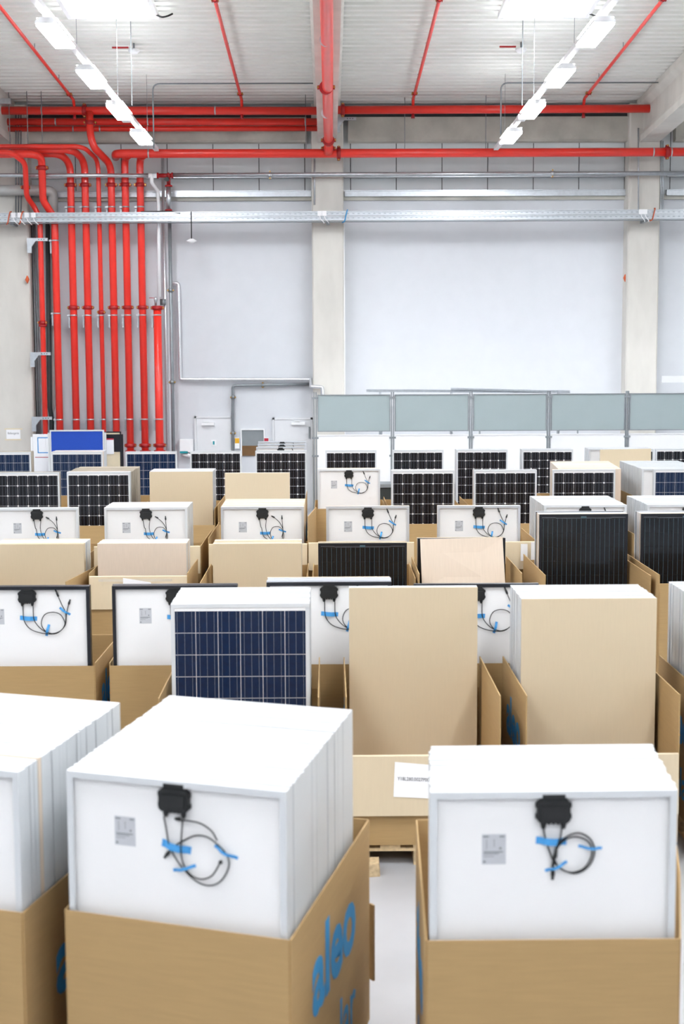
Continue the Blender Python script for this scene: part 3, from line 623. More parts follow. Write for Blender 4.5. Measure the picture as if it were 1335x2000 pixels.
def cable_meshes(kind):
    def f():
        L = LAY[kind]; c = []; p = []; tp = []
        for i, q in enumerate(L['cables']): c.append(MB().tube([Vector(v)+Vector((0, -.004*i, 0)) for v in smooth(K(q, L['ox'], L['oz'], L['k']), 4)], .0034, 6).mesh('cable', m_cable))
        for a, b in L['plugs']:
            a, b = K([a, b], L['ox'], L['oz'], L['k']); a = Vector(a); b = Vector(b); d = b-a
            p.append(MB().tube([a, a+d*.15, a+d*.6, a+d*.62, b], [.004, .0085, .0085, .006, .006], 8).mesh('plug', m_box))
        for a, b, w_ in L['tapes']:
            a, b = K([a, b], L['ox'], L['oz'], L['k']); a = Vector(a); b = Vector(b); a.y = b.y = 0
            e = (b-a).normalized().cross(Vector((0, 1, 0)))*w_*L['k']/2
            mb = MB(); y = -.0185; n = 5; pr = [0, .004, .018, .018, .004]
            A = [a+(b-a)*(i/8) for i in range(9)]; ys = [-.001, -.002, -.012, -.021, -.022, -.021, -.012, -.002, -.001]
            for i in range(8):
                p0, p1 = A[i], A[i+1]; y0, y1 = ys[i], ys[i+1]
                mb.hexa([p0-e+Vector((0, y0, 0)), p0+e+Vector((0, y0, 0)), p1+e+Vector((0, y1, 0)), p1-e+Vector((0, y1, 0)),
                         p0-e+Vector((0, y0-.0006, 0)), p0+e+Vector((0, y0-.0006, 0)), p1+e+Vector((0, y1-.0006, 0)), p1-e+Vector((0, y1-.0006, 0))])
            tp.append(mb.mesh('tape_strip', m_tape))
        return c, p, tp
    return cached(('cb', kind), f)
def label_mesh():
    def f():
        mb = MB().box(-.048, .048, -.0006, 0, -.062, .062, 0)
        for (x0, x1, z0, z1) in ((-.044, -.02, .05, .055), (.022, .042, .05, .055), (-.04, .036, -.013, -.009), (-.04, .02, -.02, -.017), (-.042, -.034, -.055, -.047), (-.04, .0, -.03, -.028), (.022, .03, .0, .008),
                                 (-.03, -.028, .0, .04), (.0, .002, .01, .04)): mb.box(x0, x1, -.0012, -.0006, z0, z1, 1)
        return mb.mesh('rating_label', [m_label, m_ink])
    return cached('lab', f)
def front_panel(kind, fm, loc, ang, hh, label, group=None, lay='loop'):
    t = thing('solar_panel', label, 'solar panel', loc, ang, group)
    obj('frame', frame_mesh(fm, hh), t); b = .016
    if kind == 'back':
        bs = cached(('bs', hh), lambda: MB().box(b, W-b, T-.008, T-.002, b, hh-b).mesh('backsheet', m_back)); obj('backsheet', bs, t)
        yy = T-.008; cx = W/2; cz = hh-b-.002
        obj('junction_box', jbox_mesh(), t, (cx, yy, cz))
        c, p, tp = cable_meshes(lay)
        for m in c: obj('cable', m, t, (cx, yy, cz))
        for m in p: obj('plug', m, t, (cx, yy, cz))
        for m in tp: obj('tape_strip', m, t, (cx, yy, cz))
        obj('rating_label', label_mesh(), t, (cx-.235, yy, cz-.225))
    else:
        bm = m_blackb if kind == 'black' else m_back
        bs = cached(('fs', hh, bm.name), lambda: MB().box(b, W-b, .004, .01, b, hh-b).mesh('backsheet', bm)); obj('backsheet', bs, t)
        cm_ = cell_mesh(kind); pit = .1585; rows = int((hh-.06)/pit); x0 = W/2-2.5*pit; z0 = hh-b-.036-.0775
        for r_ in range(rows):
            for c_ in range(6): obj('solar_cell', cm_, t, (x0+c_*pit, .004, z0-r_*pit))
        if kind == 'black':
            mb = MB()
            for (xa, xb, dz) in ((-.47, -.31, .012), (-.31, -.03, .006), (.03, .31, .006), (.31, .47, .012)): mb.box(W/2+xa, W/2+xb, .002, .004, hh-b-.03+dz-.003, hh-b-.03+dz)
            mb.build('top_busbar', m_bus, t)
            MB().box(W/2-.03, W/2+.03, -.002, .004, hh-b-.028, hh-b-.006).build('centre_clip', m_busd, t)
    return t
def plain_mesh(fm, hh, bb):
    def f():
        b = .016; mb = MB()
        mb.box(0, W, 0, T, hh-b, hh).box(0, W, 0, T, 0, b).box(0, b, 0, T, b, hh-b).box(W-b, W, 0, T, b, hh-b)
        mb.box(b, W-b, T-.008, T-.002, b, hh-b, 1)
        return mb.mesh('solar_panel', [fm, m_blackb if bb else m_back])
    return cached(('pl', fm.name, hh, bb), f)
def sheet_mesh(m, hh, t_): return cached(('sh', m.name, hh, t_), lambda: MB().box(0, W, 0, t_, 0, hh).mesh('cardboard_sheet', m))
fmat = {'w': m_frame, 's': m_frames, 'b': m_frameb}
STUFFP = {}; STUFFC = {}
def nth(n): return '%d%s' % (n, 'th' if 10 < n % 100 < 14 else {1: 'st', 2: 'nd', 3: 'rd'}.get(n % 10, 'th'))
def stack(desc, x0, y0, ang, off, hh, seq, front, flabel, zb=.16, stuff=False, lay='loop', fx=0., jit=.004, group=None, fronty=0.):
    """desc: how the stack is told apart; off: (dx, dy) per metre of thickness direction; seq: list of codes after the front"""
    ux = Vector((math.cos(ang), math.sin(ang))); nv = Vector((-math.sin(ang), math.cos(ang)))
    # front item
    items = [front]+list(seq)
    s = 0.0; prev = 0
    for i, it in enumerate(items):
        code = it[0]
        th = T+random.choice((.004, .006, .006, .008, .014)) if code in 'wsbWSB' else (.012 if code in 'kpg' else .03)
        dirv = Vector((off[0], off[1])); u = s/ (dirv.normalized() @ nv) if dirv.length else s
        p = Vector((x0, y0))+dirv.normalized()*u
        if i: p += ux*random.uniform(-jit, jit)
        z = zb+(random.uniform(-.003, .003) if i else 0)
        if i == 0:
            p += ux*fx
            if code in 'kp':
                tag(obj('cardboard_sheet', sheet_mesh(m_sheet if code == 'k' else m_pink, hh, .01), None, (p.x, p.y, z), ang), flabel, 'cardboard')
            else:
                front_panel(it[1:], fmat[code], (p.x, p.y, z), ang, hh, flabel, lay=lay)
        elif code in 'wsb':
            me = plain_mesh(fmat[code], hh, code == 'b')
            if stuff: STUFFP.setdefault((code, stuff), []).append((me, p.x, p.y, z, ang))
            else:
                cn = {'w': 'white-framed', 's': 'silver-framed', 'b': 'black-framed'}[code]
                tag(obj('solar_panel', me, None, (p.x, p.y, z), ang), '%s %s panel behind the front one in %s' % (nth(i), cn, desc), 'solar panel', 'panels packed in '+desc)
        else:
            m = {'k': m_sheet, 'p': m_pink, 'g': m_worn}[code.lower()]; t_ = .01 if code in 'kpg' else .028
            me = sheet_mesh(m, hh, t_); z += random.uniform(-.012, .004) if code.lower() == 'g' else 0
            if stuff: STUFFC.setdefault(('c', stuff), []).append((me, p.x, p.y, z, ang))
            else: tag(obj('cardboard_sheet', me, None, (p.x, p.y, z), ang), 'cardboard sheet, %s layer behind the front of %s' % (nth(i), desc), 'cardboard', 'cardboard sheets in '+desc)
        s += th
    return s
def join_stuff(D, name, label, cat, key):
    mb = MB(); mats = []
    for (code, k), L in D.items():
        if k != key: continue
        for me, x, y, z, a in L:
            n = len(mb.v); c, s_ = math.cos(a), math.sin(a)
            for v in me.vertices: mb.v.append((x+v.co.x*c-v.co.y*s_, y+v.co.x*s_+v.co.y*c, z+v.co.z))
            for p in me.polygons:
                mm = me.materials[p.material_index]
                if mm not in mats: mats.append(mm)
                mb.f.append(tuple(n+i for i in p.vertices)); mb.m.append(mats.index(mm)); mb.sm.append(False)
    if mb.v: tag(mb.build(name, mats), label, cat, None, 'stuff')

# ================================================================ CARTONS AND PALLETS
CT = .008
def put_text(wall_obj, p, q, out, zc_, txt='aleo', size=.42, width=None, frac=.5, m=m_print, sub=True):
    """lettering on an upright wall from p to q, read from its outside"""
    p = Vector((p[0], p[1])); q = Vector((q[0], q[1])); d = (q-p).normalized(); n = Vector((d.y, -d.x))
    c = p+(q-p)*frac+n*(CT+.0015); L = (q-p).length
    a = math.atan2(d.y, d.x)
    o = obj('printed_lettering', text_mesh(txt, size, m, .03, width=width or L*.56), wall_obj, (c.x, c.y, zc_)); o.rotation_euler = (R(90), 0, a)
    if sub:
        o = obj('printed_lettering', text_mesh('solar', size*.75, m, .01, width=L*.42), wall_obj, (c.x+d.x*L*.06, c.y+d.y*L*.06, zc_-.40)); o.rotation_euler = (R(90), 0, a)
def carton(label, FL, FR, BR, BL, z0=.15, h=(1.2, 1.2, 1.2, 1.2), down=(0, 0, 0, 0), upf=(0, 0, 0, 0), text=(0, 1, 0, 1), bulge=None, sub=True, m=m_card, tz=.70, tsize=.42, ftext=False):
    t = thing('carton', label, 'carton', (0, 0, 0)); P = [FL, FR, BR, BL]
    cx = sum(p[0] for p in P)/4; cy = sum(p[1] for p in P)/4; t.location = (cx, cy, z0)
    def loc(p): return (p[0]-cx, p[1]-cy)
    P = [loc(p) for p in P]
    names = ('front_wall', 'right_wall', 'back_wall', 'left_wall')
    for i in range(4):
        p, q = P[i], P[(i+1) % 4]; mb = MB(); hh = h[i]
        mid = bulge.get(i) if bulge else None
        if mid: 
            pts = [p]+[loc(b) for b in mid]+[q]
            for a, b in zip(pts, pts[1:]): mb.wall(a, b, 0, hh-z0, CT)
        else: mb.wall(p, q, 0, hh-z0, CT)
        o = mb.build(names[i], m, t)
        if text[i]:
            pp, qq = (p, q) if not mid else (pts[0], pts[1])
            put_text(o, p, q, 1, tz-z0, sub=sub, size=tsize)
        d = Vector((q[0]-p[0], q[1]-p[1])).normalized(); n = Vector((d.y, -d.x))
        if down[i]:
            a = Vector(p)+n*CT; b = Vector(q)+n*CT; e = .03; L = down[i]
            MB().hexa([(a.x+n.x*e, a.y+n.y*e, hh-z0-L), (b.x+n.x*e, b.y+n.y*e, hh-z0-L), (b.x+n.x*(e+CT), b.y+n.y*(e+CT), hh-z0-L), (a.x+n.x*(e+CT), a.y+n.y*(e+CT), hh-z0-L),
                       (a.x, a.y, hh-z0+.004), (b.x, b.y, hh-z0+.004), (b.x+n.x*(CT+.004), b.y+n.y*(CT+.004), hh-z0-.004), (a.x+n.x*(CT+.004), a.y+n.y*(CT+.004), hh-z0-.004)]).build('folded_flap', m_sheet, t)
        if upf[i]:
            a = Vector(p); b = Vector(q); e = upf[i][1]; L = upf[i][0]
            MB().hexa([(a.x, a.y, hh-z0), (b.x, b.y, hh-z0), (b.x+n.x*CT, b.y+n.y*CT, hh-z0), (a.x+n.x*CT, a.y+n.y*CT, hh-z0),
                       (a.x+n.x*e, a.y+n.y*e, hh-z0+L), (b.x+n.x*e, b.y+n.y*e, hh-z0+L), (b.x+n.x*(e+CT), b.y+n.y*(e+CT), hh-z0+L), (a.x+n.x*(e+CT), a.y+n.y*(e+CT), hh-z0+L)]).build('raised_flap', m_sheet, t)
    mb = MB(); n = len(mb.v)
    mb.hexa([(p[0], p[1], 0) for p in P]+[(p[0], p[1], .006) for p in P]).build('base', m, t)
    return t
def pallet(label, x0, x1, y0, y1, rz=0, simple=False, cx=None):
    w_, d_ = x1-x0, y1-y0; xm, ym_ = (x0+x1)/2, (y0+y1)/2
    board = lambda: [MB().box(-.07, .07, -d_/2, d_/2, 0, .022), None]
    parts = []
    for i in range(5): parts.append(('deck_board', (-w_/2+.07+(w_-.14)*i/4, 0, .122), (.07 if i != 2 else .07, d_/2, .022), m_wood))
    for y in (-d_/2+.06, 0, d_/2-.06): parts.append(('cross_board', (0, y, .1), (w_/2, .06, .022), m_wood))
    for x in (-w_/2+.07, 0, w_/2-.07):
        for y in (-d_/2+.06, 0, d_/2-.06): parts.append(('block', (x, y, .022), (.065, .06, .078), m_woodc))
        parts.append(('bottom_board', (x, 0, 0), (.065, d_/2, .022), m_wood))
    if simple:
        mb = MB()
        for n_, l, s_, m in parts: mb.box(l[0]-s_[0], l[0]+s_[0], l[1]-s_[1], l[1]+s_[1], l[2], l[2]+s_[2], 0 if m is m_wood else 1)
        o = mb.build('pallet', [m_wood, m_woodc]); o.location = (xm, ym_, 0); o.rotation_euler = (0, 0, rz); tag(o, label, 'pallet'); return o
    t = thing('pallet', label, 'pallet', (xm, ym_, 0), rz)
    for n_, l, s_, m in parts:
        me = cached((n_, round(s_[0], 4), round(s_[1], 4)), lambda: MB().box(-s_[0], s_[0], -s_[1], s_[1], 0, s_[2]).mesh(n_, m))
        obj(n_, me, t, l)
    return t
HP = 1.62      # panel height -> top at z 1.78
# ---------- row A (nearest)
A = R(-19.3); ca, sa = math.cos(A), math.sin(A)
fr = Vector((-1.302, 5.814)); fl = fr-Vector((ca, sa))*W
seqA = ['w']*4+['P']+['w']*25
stack('the nearest left-edge stack', fl.x, fl.y, A, (.248, 1.204), HP+.02, seqA, 'wback', 'white-backed panel facing the camera, cut by the left edge, nearest row', lay='wide', jit=.0035)
fl2 = Vector((-.175, 5.51))-Vector((ca, sa))*W
A2a = R(-19.3)
stack('the big nearest stack', fl2.x, fl2.y, A2a, (.285, 1.345), HP+.02, ['w']*34, 'wback', 'big white-backed panel with a tangled cable ring, nearest stack left of the aisle', lay='wide', jit=.0035)
stack('the nearest right stack', .397, 5.49, R(.6), (.05, .69), HP+.02, ['w']*17, 'wback', 'big white-backed panel with a neat round cable ring, nearest stack right of the aisle', lay='ring', jit=.005)
def off2(p, d, k): return (p[0]+d[0]*k, p[1]+d[1]*k)
g = .015
carton('kraft carton with blue lettering around the left-edge stack, nearest row', off2(fl, (ca, sa), -g)+Vector((0, 0)) if False else (fl.x-g, fl.y-g), (fr.x+.005, fr.y-.02), (-.98, 7.16), (-1.97, 7.5))
carton('kraft carton with blue lettering around the big stack left of the aisle', (fl2.x-.012, fl2.y-.012), (-.165, 5.485), (.19, 6.98), (-.86, 7.33), down=(0, 0, 0, 0), tz=.715, tsize=.47, text=(0, 1, 0, 1))
carton('kraft carton with blue lettering around the stack right of the aisle, its right wall bulging', (.385, 5.47), (1.392, 5.47), (1.50, 6.97), (.44, 6.97), bulge={1: [(1.57, 6.2), (1.68, 6.75)]}, text=(0, 0, 0, 1))
t = [o for o in COL.objects if o.name.startswith('carton')][-1]
# print on the bulged wall
rw = [c for c in t.children if c.name.startswith('right_wall')][0]
put_text(rw, (1.392-t.location.x, 5.47-t.location.y), (1.57-t.location.x, 6.2-t.location.y), 1, .7-.15, size=.26, width=.5, sub=False, frac=.6)
tag(MB().wall((.205, 7.02), (.225, 6.99), .35, .75, .012).build('cardboard_strip', m_card), 'narrow brown cardboard strip hanging at the back corner of the big left carton', 'cardboard')
pallet('wooden pallet under the left-edge stack of the nearest row', -2.25, -1.15, 6.1, 7.2, A)
pallet('wooden pallet under the big nearest stack left of the aisle', -1.0, .05, 5.85, 6.95, A)
pallet('wooden pallet under the nearest stack right of the aisle', .42, 1.42, 5.55, 6.9)
# ---------- row B
stack('the large blue-celled stack', -1.124, 10.0, 0, (0, 1), 1.63, ['w']*18, 'wpoly', 'white-framed panel of deep blue square cells, large, just behind the big nearest stack', zb=.16)
front_y = 10.78
stack('the open carton with white paper', .155, 10.78, 0, (0, 1), 1.615, ['w', 'w'], 'k', 'tall plain cardboard sheet standing in the open carton with the white paper')
stack('the tall sheet-covered right stack', 1.398, 10.2, 0, (0, 1), 1.62, ['w']*16, 'k', 'tall plain cardboard sheet covering the white stack at right, second row', zb=.16)
stack('the second-row right-edge stack', 2.62, 10.1, 0, (0, 1), 1.64, ['w']*19, 'wback', 'white-framed panel just past the right edge, second row')
bc = [(-1.17, -.08, 'kraft carton around the large blue-celled stack, second row'), (.12, 1.175, 'open kraft carton with a folded front flap and a white paper, second row'), (1.365, 2.415, 'open kraft carton around the sheet-covered stack at right, second row'), (2.59, 3.64, 'kraft carton cut by the right edge, second row')]
for i, (a, b, l) in enumerate(bc):
    carton(l, (a, 9.62), (b, 9.62), (b, 10.96), (a, 10.96), h=(.79, 1.2, .95, 1.2), down=(.42, 0, 0, 0))
    pallet(l.replace('kraft carton', 'wooden pallet under the carton').replace('open ', ''), a+.0, b-.0, 9.63, 10.94, 0)
def fy(z): return 9.612-.0145-.026*(.795-z)/.424
_p = [at(768, 1557, 9.57), at(853, 1561, 9.57), at(856, 1497, 9.57), at(771, 1490, 9.57)]
o = MB().hexa([(p.x, fy(p.z), p.z) for p in _p]+[(p.x, fy(p.z)-.001, p.z) for p in _p]).build('paper_sheet', m_paper)
tag(o, 'white paper with one printed line taped to the folded carton flap', 'paper')
tt = obj('lettering', text_mesh('Y18L280.0027P001.1', .034, m_ink, width=.25), o, (at(812, 1520, 9.57).x, fy(.62)-.003, .615)); tt.rotation_euler = (R(90-4), R(3), 0)
mbw = MB().hexa([(.215, 9.38, 0), (.34, 9.41, 0), (.345, 9.55, 0), (.22, 9.55, 0), (.22, 9.39, .08), (.33, 9.42, .085), (.335, 9.545, .09), (.225, 9.545, .088)]).build('wood_block', m_woodc)
tag(mbw, 'loose chipped wood block on the floor at the pallet corner', 'block')
# ---------- row C (black frames)
rowC = [(-2.868, 'black-framed white-backed panel with looped cables at the left edge, third row', 1, 'loop'), (-1.707, 'black-framed white-backed panel with a grey label, partly behind the blue-celled panel', 2, 'loop'),
        (-.491, 'black-framed white-backed panel seen between the blue-celled panel and the tall sheet', 6, 'loop'), (.672, 'black-framed white-backed panel between the two tall cardboard sheets', 1, 'loop')]
for i, (x, l, n, ly) in enumerate(rowC):
    d = ('the black-framed left-edge stack', 'the black-framed stack with grey label', 'the middle black-framed stack', 'the rightmost black-framed stack')[i]
    stack(d, x, 11.1, 0, (0, 1), 1.59 if i != 2 else 1.61, (['b']*n if i != 2 else ['s']*6+['K']), 'bback', l, zb=.16, lay=ly)
    cl = l.replace('black-framed white-backed panel', 'kraft carton holding the black-framed panel')
    carton(cl, (x-.02, 11.07), (x+W+.03, 11.07), (x+W+.05, 12.25), (x-.04, 12.25), h=(1.12, 1.14, 1.14, 1.14))
    pallet(l.replace('black-framed white-backed panel', 'wooden pallet under the black-framed panel'), x, x+W, 11.12, 12.2, 0)
# ---------- row D (shorter modules; black cells)
HD = 1.34
def rowcart(l, x0, x1, y0, y1, h, simple=True, **kw):
    carton(l, (x0, y0), (x1, y0), (x1, y1), (x0, y1), h=h, **kw)
    pallet('wooden pallet under the '+l.replace('kraft ', ''), x0+.01, x1-.01, y0+.02, y1-.02, 0, True)
stack('the low left-edge stack', -3.70, 15.7, 0, (0, 1), HD, ['K']*3+['w']*9+['K'], 'k', 'plain tan sheet on the low stack at the left edge, fourth row', fx=.0)
stack('the low pinkish stack', -2.563, 15.7, 0, (0, 1), HD+.0, ['P', 'w']*6, 'p', 'pinkish plain sheet on the low stack above the film-wrapped carton')
stack('the low tan stack', -1.287, 15.7, 0, (0, 1), HD-.01, ['K', 'w']*5+['K'], 'k', 'plain tan sheet on the low stack left of the black-celled panel')
stack('the low black stack', -.115, 15.7, 0, (0, 1), HD-.01, ['K', 'b', 'K', 'K'], 'bblack', 'low black-framed black-celled panel in the middle of the fourth row')
stack('the low black stack behind the tilted sheet', 1.0, 15.85, 0, (0, 1), HD+.02, ['b', 'K'], 'bblack', 'black-framed panel almost hidden by the tilted tan sheet')
# tilted sheet
TL, TR, BR_, BL_ = at(820, 1053, 15.72), at(981, 1050, 15.76), at(987, 1155, 15.6), at(824, 1155, 15.6)
tag(MB().hexa([BL_, BR_, BR_+Vector((0, .01, 0)), BL_+Vector((0, .01, 0)), TL, TR, TR+Vector((0, .01, 0)), TL+Vector((0, .01, 0))]).build('cardboard_sheet', m_pink), 'slightly tilted pale sheet leaning on the black-framed panel, fourth row', 'cardboard')
stack('the tall black-celled stack', 2.343, 15.7, 0, (0, 1), 1.64, ['P', 'P', 's', 'p', 's', 'p', 's', 'b', 's', 's'], 'bblack', 'tall black-celled panel right of centre, fourth row')
stack('the right-edge black-celled stack', 3.475, 15.7, 0, (0, 1), 1.64, ['P', 'P', 's', 'p', 's', 'p', 's', 'b', 's', 's'], 'bblack', 'tall black-celled panel cut by the right edge, fourth row')
carton('kraft carton around the low tan stack at the left edge, fourth row', (-3.75, 14.9), (-2.78, 14.9), (-2.6, 16.4), (-3.75, 16.4), h=(.9, 1.2, 1.1, 1.2))
carton('film-wrapped kraft carton of the pinkish stack, fourth row', (-2.60, 15.35), (-1.54, 15.35), (-1.53, 16.45), (-2.61, 16.45), h=(1.19, 1.22, 1.1, 1.22), down=(.36, 0, 0, 0))
rowcart('kraft carton around the low tan stack, fourth row', -1.36, -.24, 14.95, 16.4, (1.0, 1.17, 1.15, 1.17))
rowcart('kraft carton around the low black panel, fourth row', -.17, .93, 15.2, 16.4, (1.0, 1.17, 1.15, 1.17))
rowcart('kraft carton around the tilted sheet, fourth row', .97, 2.06, 15.05, 16.4, (1.0, 1.24, 1.15, 1.24))
rowcart('kraft carton around the tall black-celled stack right of centre', 2.265, 3.36, 14.7, 16.35, (1.1, 1.26, 1.2, 1.27))
rowcart('kraft carton around the tall black-celled stack at the right edge', 3.425, 4.52, 14.55, 16.35, (1.2, 1.29, 1.2, 1.29))
pallet('wooden pallet under the low tan stack at the left edge, fourth row', -3.72, -2.72, 14.95, 16.35, 0, True)
pallet('wooden pallet under the film-wrapped carton', -2.58, -1.56, 15.38, 16.4, 0, True)
o = MB().box(-2.56, -1.6, 15.33, 15.336, .95, 1.17).box(-2.5, -1.7, 15.326, 15.33, 1.05, 1.16).build('stretch_film', m_film); tag(o, 'torn clear stretch film over the carton of the pinkish stack', 'film')
p = at(240, 1129, 15.28); tag(MB().hexa([p+Vector((0, 0, -.1)), p+Vector((.32, 0, -.14)), p+Vector((.32, .004, -.14)), p+Vector((0, .004, -.1)), p, p+Vector((.3, 0, -.05)), p+Vector((.3, .004, -.05)), p+Vector((0, .004, 0))]).build('paper_sheet', m_paper), 'crooked white paper stuck on the film-wrapped carton', 'paper')
# ---------- row E (white-backed)
rowE = [(-3.945, 'white-backed panel at the left edge, fifth row', 1, 'w', ['w'], 'hook'), (-2.655, 'white-backed panel on the thick white stack, fifth row, behind the pinkish sheet', 16, 'w', ['w']*16, 'hook'),
        (-1.275, 'white-backed panel in front of the beige-topped stack, fifth row', 24, 's', ['P', 'P', 'P', 'w', 'K', 'K', 'w']+['P', 'K']*12, 'hook'), (-.024, 'silver-framed white-backed panel just behind the low black panel, fifth row', 2, 's', ['P', 'w'], 'loop'),
        (1.295, 'silver-framed white-backed panel behind the tilted sheet, fifth row', 2, 's', ['s', 'P'], 'loop'), (2.56, 'white panel whose top shows behind the tall black stack right of centre', 30, 'w', ['w']*30, 'loop'), (3.79, 'white panel whose top shows behind the right-edge black stack', 30, 'w', ['w']*30, 'loop')]
for i, (x, l, n, c, sq, ly) in enumerate(rowE):
    d = ('the fifth-row left-edge stack', 'the thick white fifth-row stack', 'the beige-topped fifth-row stack', 'the stack behind the low black panel', 'the stack behind the tilted sheet', 'the white stack behind the tall black one', 'the fifth-row right-edge white stack')[i]
    stack(d, x, 16.8, 0, (0, 1), 1.63, sq, c+'back', l, lay=ly)
hE = [(1.1, 1.2, 1.1, 1.2)]*7
rowcart('kraft carton of the left-edge white-backed panel, fifth row', -4.0, -2.9, 16.6, 18.1, (1.1, 1.2, 1.2, 1.2))
rowcart('kraft carton of the thick white stack, fifth row', -2.74, -1.5, 16.55, 18.1, (1.36, 1.36, 1.2, 1.2), down=(.32, 0, 0, 0))
rowcart('kraft carton of the beige-topped stack, fifth row', -1.40, -.25, 16.55, 18.2, (1.38, 1.38, 1.2, 1.45), down=(.32, 0, 0, 0))
carton('high kraft carton left of the silver-framed panel, fifth row', (-.235, 16.55), (1.0, 16.55), (1.0, 17.6), (-.15, 17.6), h=(1.39, 1.2, 1.68, 1.70), down=(.32, 0, 0, 0))
pallet('wooden pallet under the high carton, fifth row', -.1, .98, 16.6, 17.55, 0, True)
rowcart('kraft carton of the silver-framed panel behind the tilted sheet, fifth row', 1.2, 2.44, 16.55, 17.9, (1.39, 1.39, 1.3, 1.2), down=(.32, 0, 0, 0), text=(1, 1, 0, 1), tz=.72)
rowcart('kraft carton of the white stack behind the tall black stack', 2.5, 3.62, 16.6, 18.3, (1.2, 1.45, 1.2, 1.3))
rowcart('kraft carton of the white stack behind the right-edge black stack', 3.74, 4.86, 16.6, 18.3, (1.2, 1.3, 1.2, 1.35))
p = at(1016, 1062, 16.5); tag(MB().box(p.x, p.x+.08, 16.48, 16.485, p.z-.2, p.z+.0).box(p.x+.12, p.x+.19, 16.48, 16.485, p.z-.24, p.z+.02).build('paper_sheet', m_paper), 'two white slips on the carton between the tilted sheet and the tall black panel', 'paper')
# ---------- row F
HF = 1.635
rowF = [(-5.18, 'w', 'mono', 'white-framed black mono-cell panel at the left edge, sixth row', ['G']*3, 0), (-4.078, 'w', 'mono', 'white-framed black mono-cell panel under worn grey-topped stack, sixth row', ['w']*3+['G']*36, 0),
        (-2.79, 'k', '', 'tall tan sheet on the white stack left of centre, sixth row', ['w']*16, 0), (-1.57, 'k', '', 'wide tan sheet behind the beige-topped stack, sixth row', ['w', 'w', 'P'], 0),
        (-.165, 'w', 'back', 'white-backed panel with a black junction box below the white screen, sixth row', ['w']*3+['P']*6, 0), (.99, 'w', 'mono', 'black mono-cell panel right of the dark bin, sixth row', ['w', 'P', 'w', 'P', 'w'], 0),
        (2.279, 'w', 'mono', 'black mono-cell panel in the middle right, sixth row', ['w', 'w', 'P', 'w'], 0), (3.51, 'w', 'mono', 'black mono-cell panel before the beige-topped stack, sixth row', ['P']*2, 0),
        (5.10, 'w', 'poly', 'blue poly-cell panel on the big white stack at the right edge, sixth row', ['w'], 0)]
for i, (x, c, k, l, sq, a) in enumerate(rowF):
    y = 22.2 if i not in (3, 4) else (21.6 if i == 3 else 22.5)
    stack('sixth row stack', x, y, 0, (0, 1), HF+(.02 if i == 3 else 0), sq, c+k, l, stuff='F', zb=.165)
stack('sixth row beige', 3.62, 22.3, 0, (.17, 2.1), HF, ['P', 'w', 'P', 'P', 'P', 'w']*9, 'p', 'pale sheet at the front of the beige-topped stack, sixth row', stuff='F', zb=.165, jit=.002)
stack('sixth row right', 4.93, 22.28, 0, (.02, 1.9), HF, ['w']*46, 'wback', 'white panel just behind the blue-celled one at the right edge', stuff='F', zb=.165)
for (a, b, l, h) in ((-5.25, -4.1, 'kraft carton under the left-edge mono-cell panel, sixth row', 1.2), (-4.08-.05, -3.0, 'kraft carton of the worn-topped stack, sixth row', 1.2), (-2.86, -1.72, 'kraft carton of the tall tan sheet, sixth row', 1.3), (-1.66, -.36, 'kraft carton of the wide tan sheet, sixth row', 1.36),
                     (-.21, .9, 'kraft carton of the white-backed panel, sixth row', 1.2), (.93, 2.05, 'kraft carton of the mono-cell panel by the bin, sixth row', 1.25), (2.2, 3.33, 'kraft carton of the middle right mono-cell panel, sixth row', 1.25), (3.4, 4.86, 'kraft carton of the beige-topped stack, sixth row', 1.35), (4.89, 6.15, 'kraft carton of the right-edge stack, sixth row', 1.3)):
    rowcart(l, a, b, 21.4, 23.7 if a > -3.9 and a < 3.3 else 24.7, (1.05, h, 1.2, h))
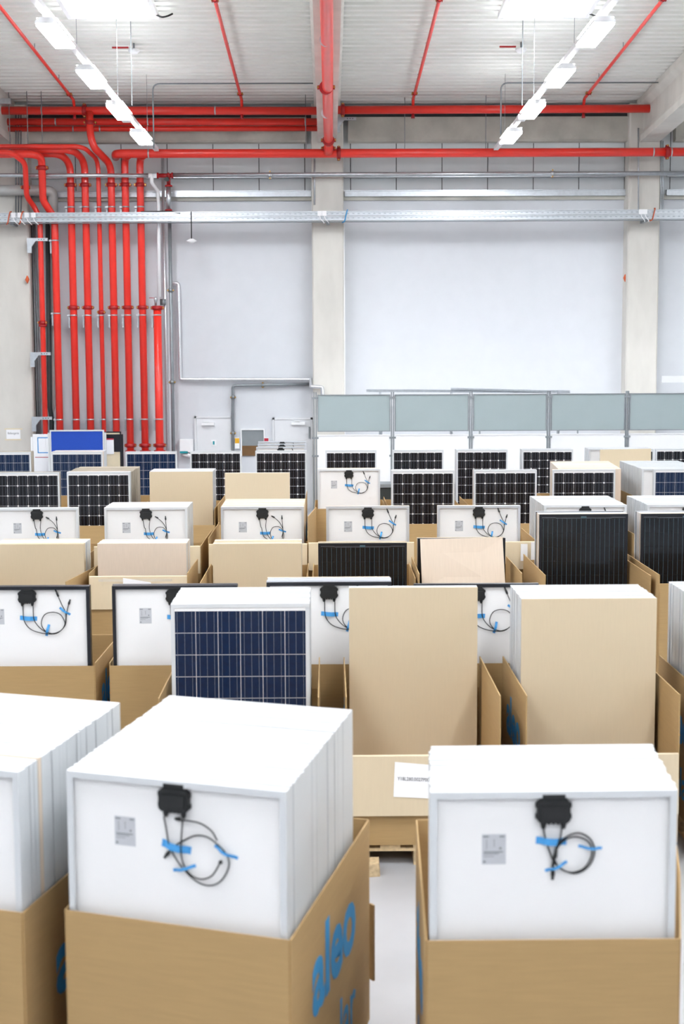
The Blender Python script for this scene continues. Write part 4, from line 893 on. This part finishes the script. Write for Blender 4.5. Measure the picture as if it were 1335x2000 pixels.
# ---------- row G
rowG = [(-6.70, 'poly', 'blue poly-cell panel at the left edge, last row', ['G']*9), (-5.32, 'poly', 'blue poly-cell panel in front of the blue pinboard, last row', ['P']*3+['w']*9), (-3.895, 'poly', 'blue poly-cell panel below the capped red risers, last row', ['w']),
        (-2.655, 'mono', 'mono-cell panel below the towel dispenser, last row', ['w', 'w']), (-1.40, 'mono', 'mono-cell panel below the grey hatch, last row', ['w']), (-.052, 'mono', 'leftmost mono-cell panel before the white screens, last row', ['w']),
        (1.24, 'mono', 'second mono-cell panel before the white screens, last row', ['w']), (2.475, 'mono', 'third mono-cell panel before the white screens, last row', ['w']*8), (3.74, 'mono', 'fourth mono-cell panel before the white screens, last row', ['w']*8),
        (5.30, 'mono', 'mono-cell panel mostly hidden by a leaning tan sheet, last row', ['w']*14), (6.32, 'mono', 'mono-cell panel at the right edge, last row', ['w'])]
for i, (x, k, l, sq) in enumerate(rowG):
    stack('last row', x, 27.4, 0, (0, 1), HF, sq, 'w'+k, l, stuff='G', zb=.16)
    pallet('low wooden pallet under the '+l, x-.02, x+1.0, 27.35, 28.2, 0, True)
a = at(1142, 880, 27.45); stack('last row b', 5.05, 27.5, 0, (0, 1), HF, ['w']*12, 'wback', 'plain white panel edge left of the leaning tan sheet, last row', stuff='G', zb=.16)
a, b = at(1173, 879, 27.2), at(1273, 877, 27.2)
tag(MB().hexa([(a.x-.02, 27.1, 0), (b.x-.02, 27.1, 0), (b.x-.02, 27.11, 0), (a.x-.02, 27.11, 0), (a.x, 27.3, a.z), (b.x, 27.3, b.z), (b.x, 27.31, b.z), (a.x, 27.31, a.z)]).build('cardboard_sheet', m_sheet), 'leaning tan cardboard sheet in the last row before the white screens', 'cardboard')
for k, (yt, px) in enumerate(((873, 500), (867, 503), (862, 504))):
    Yk = 28.6+k*.35; p = at(px, yt, Yk)
    front_panel('back', m_frames, (p.x, Yk, .08), 0, p.z-.08, '%s of the three white-backed panels standing behind the mono-cell panel below the hatch' % ('front', 'middle', 'rear')[k])
MB_ = MB().box(-1.45, -.35, 28.55, 29.5, 0, .08).build('low_trolley', m_galvd); tag(MB_, 'low steel trolley under the three white-backed panels', 'trolley')
join_stuff(STUFFP, 'packed_solar_panels', 'white-framed solar panels packed behind the front ones in the sixth row', 'solar panel', 'F')
join_stuff(STUFFC, 'packed_cardboard_sheets', 'cardboard sheets packed behind the panels in the sixth row', 'cardboard', 'F')
join_stuff(STUFFP, 'packed_solar_panels', 'white-framed solar panels packed behind the front ones in the last row', 'solar panel', 'G')
join_stuff(STUFFC, 'packed_cardboard_sheets', 'cardboard sheets packed behind the panels in the last row', 'cardboard', 'G')
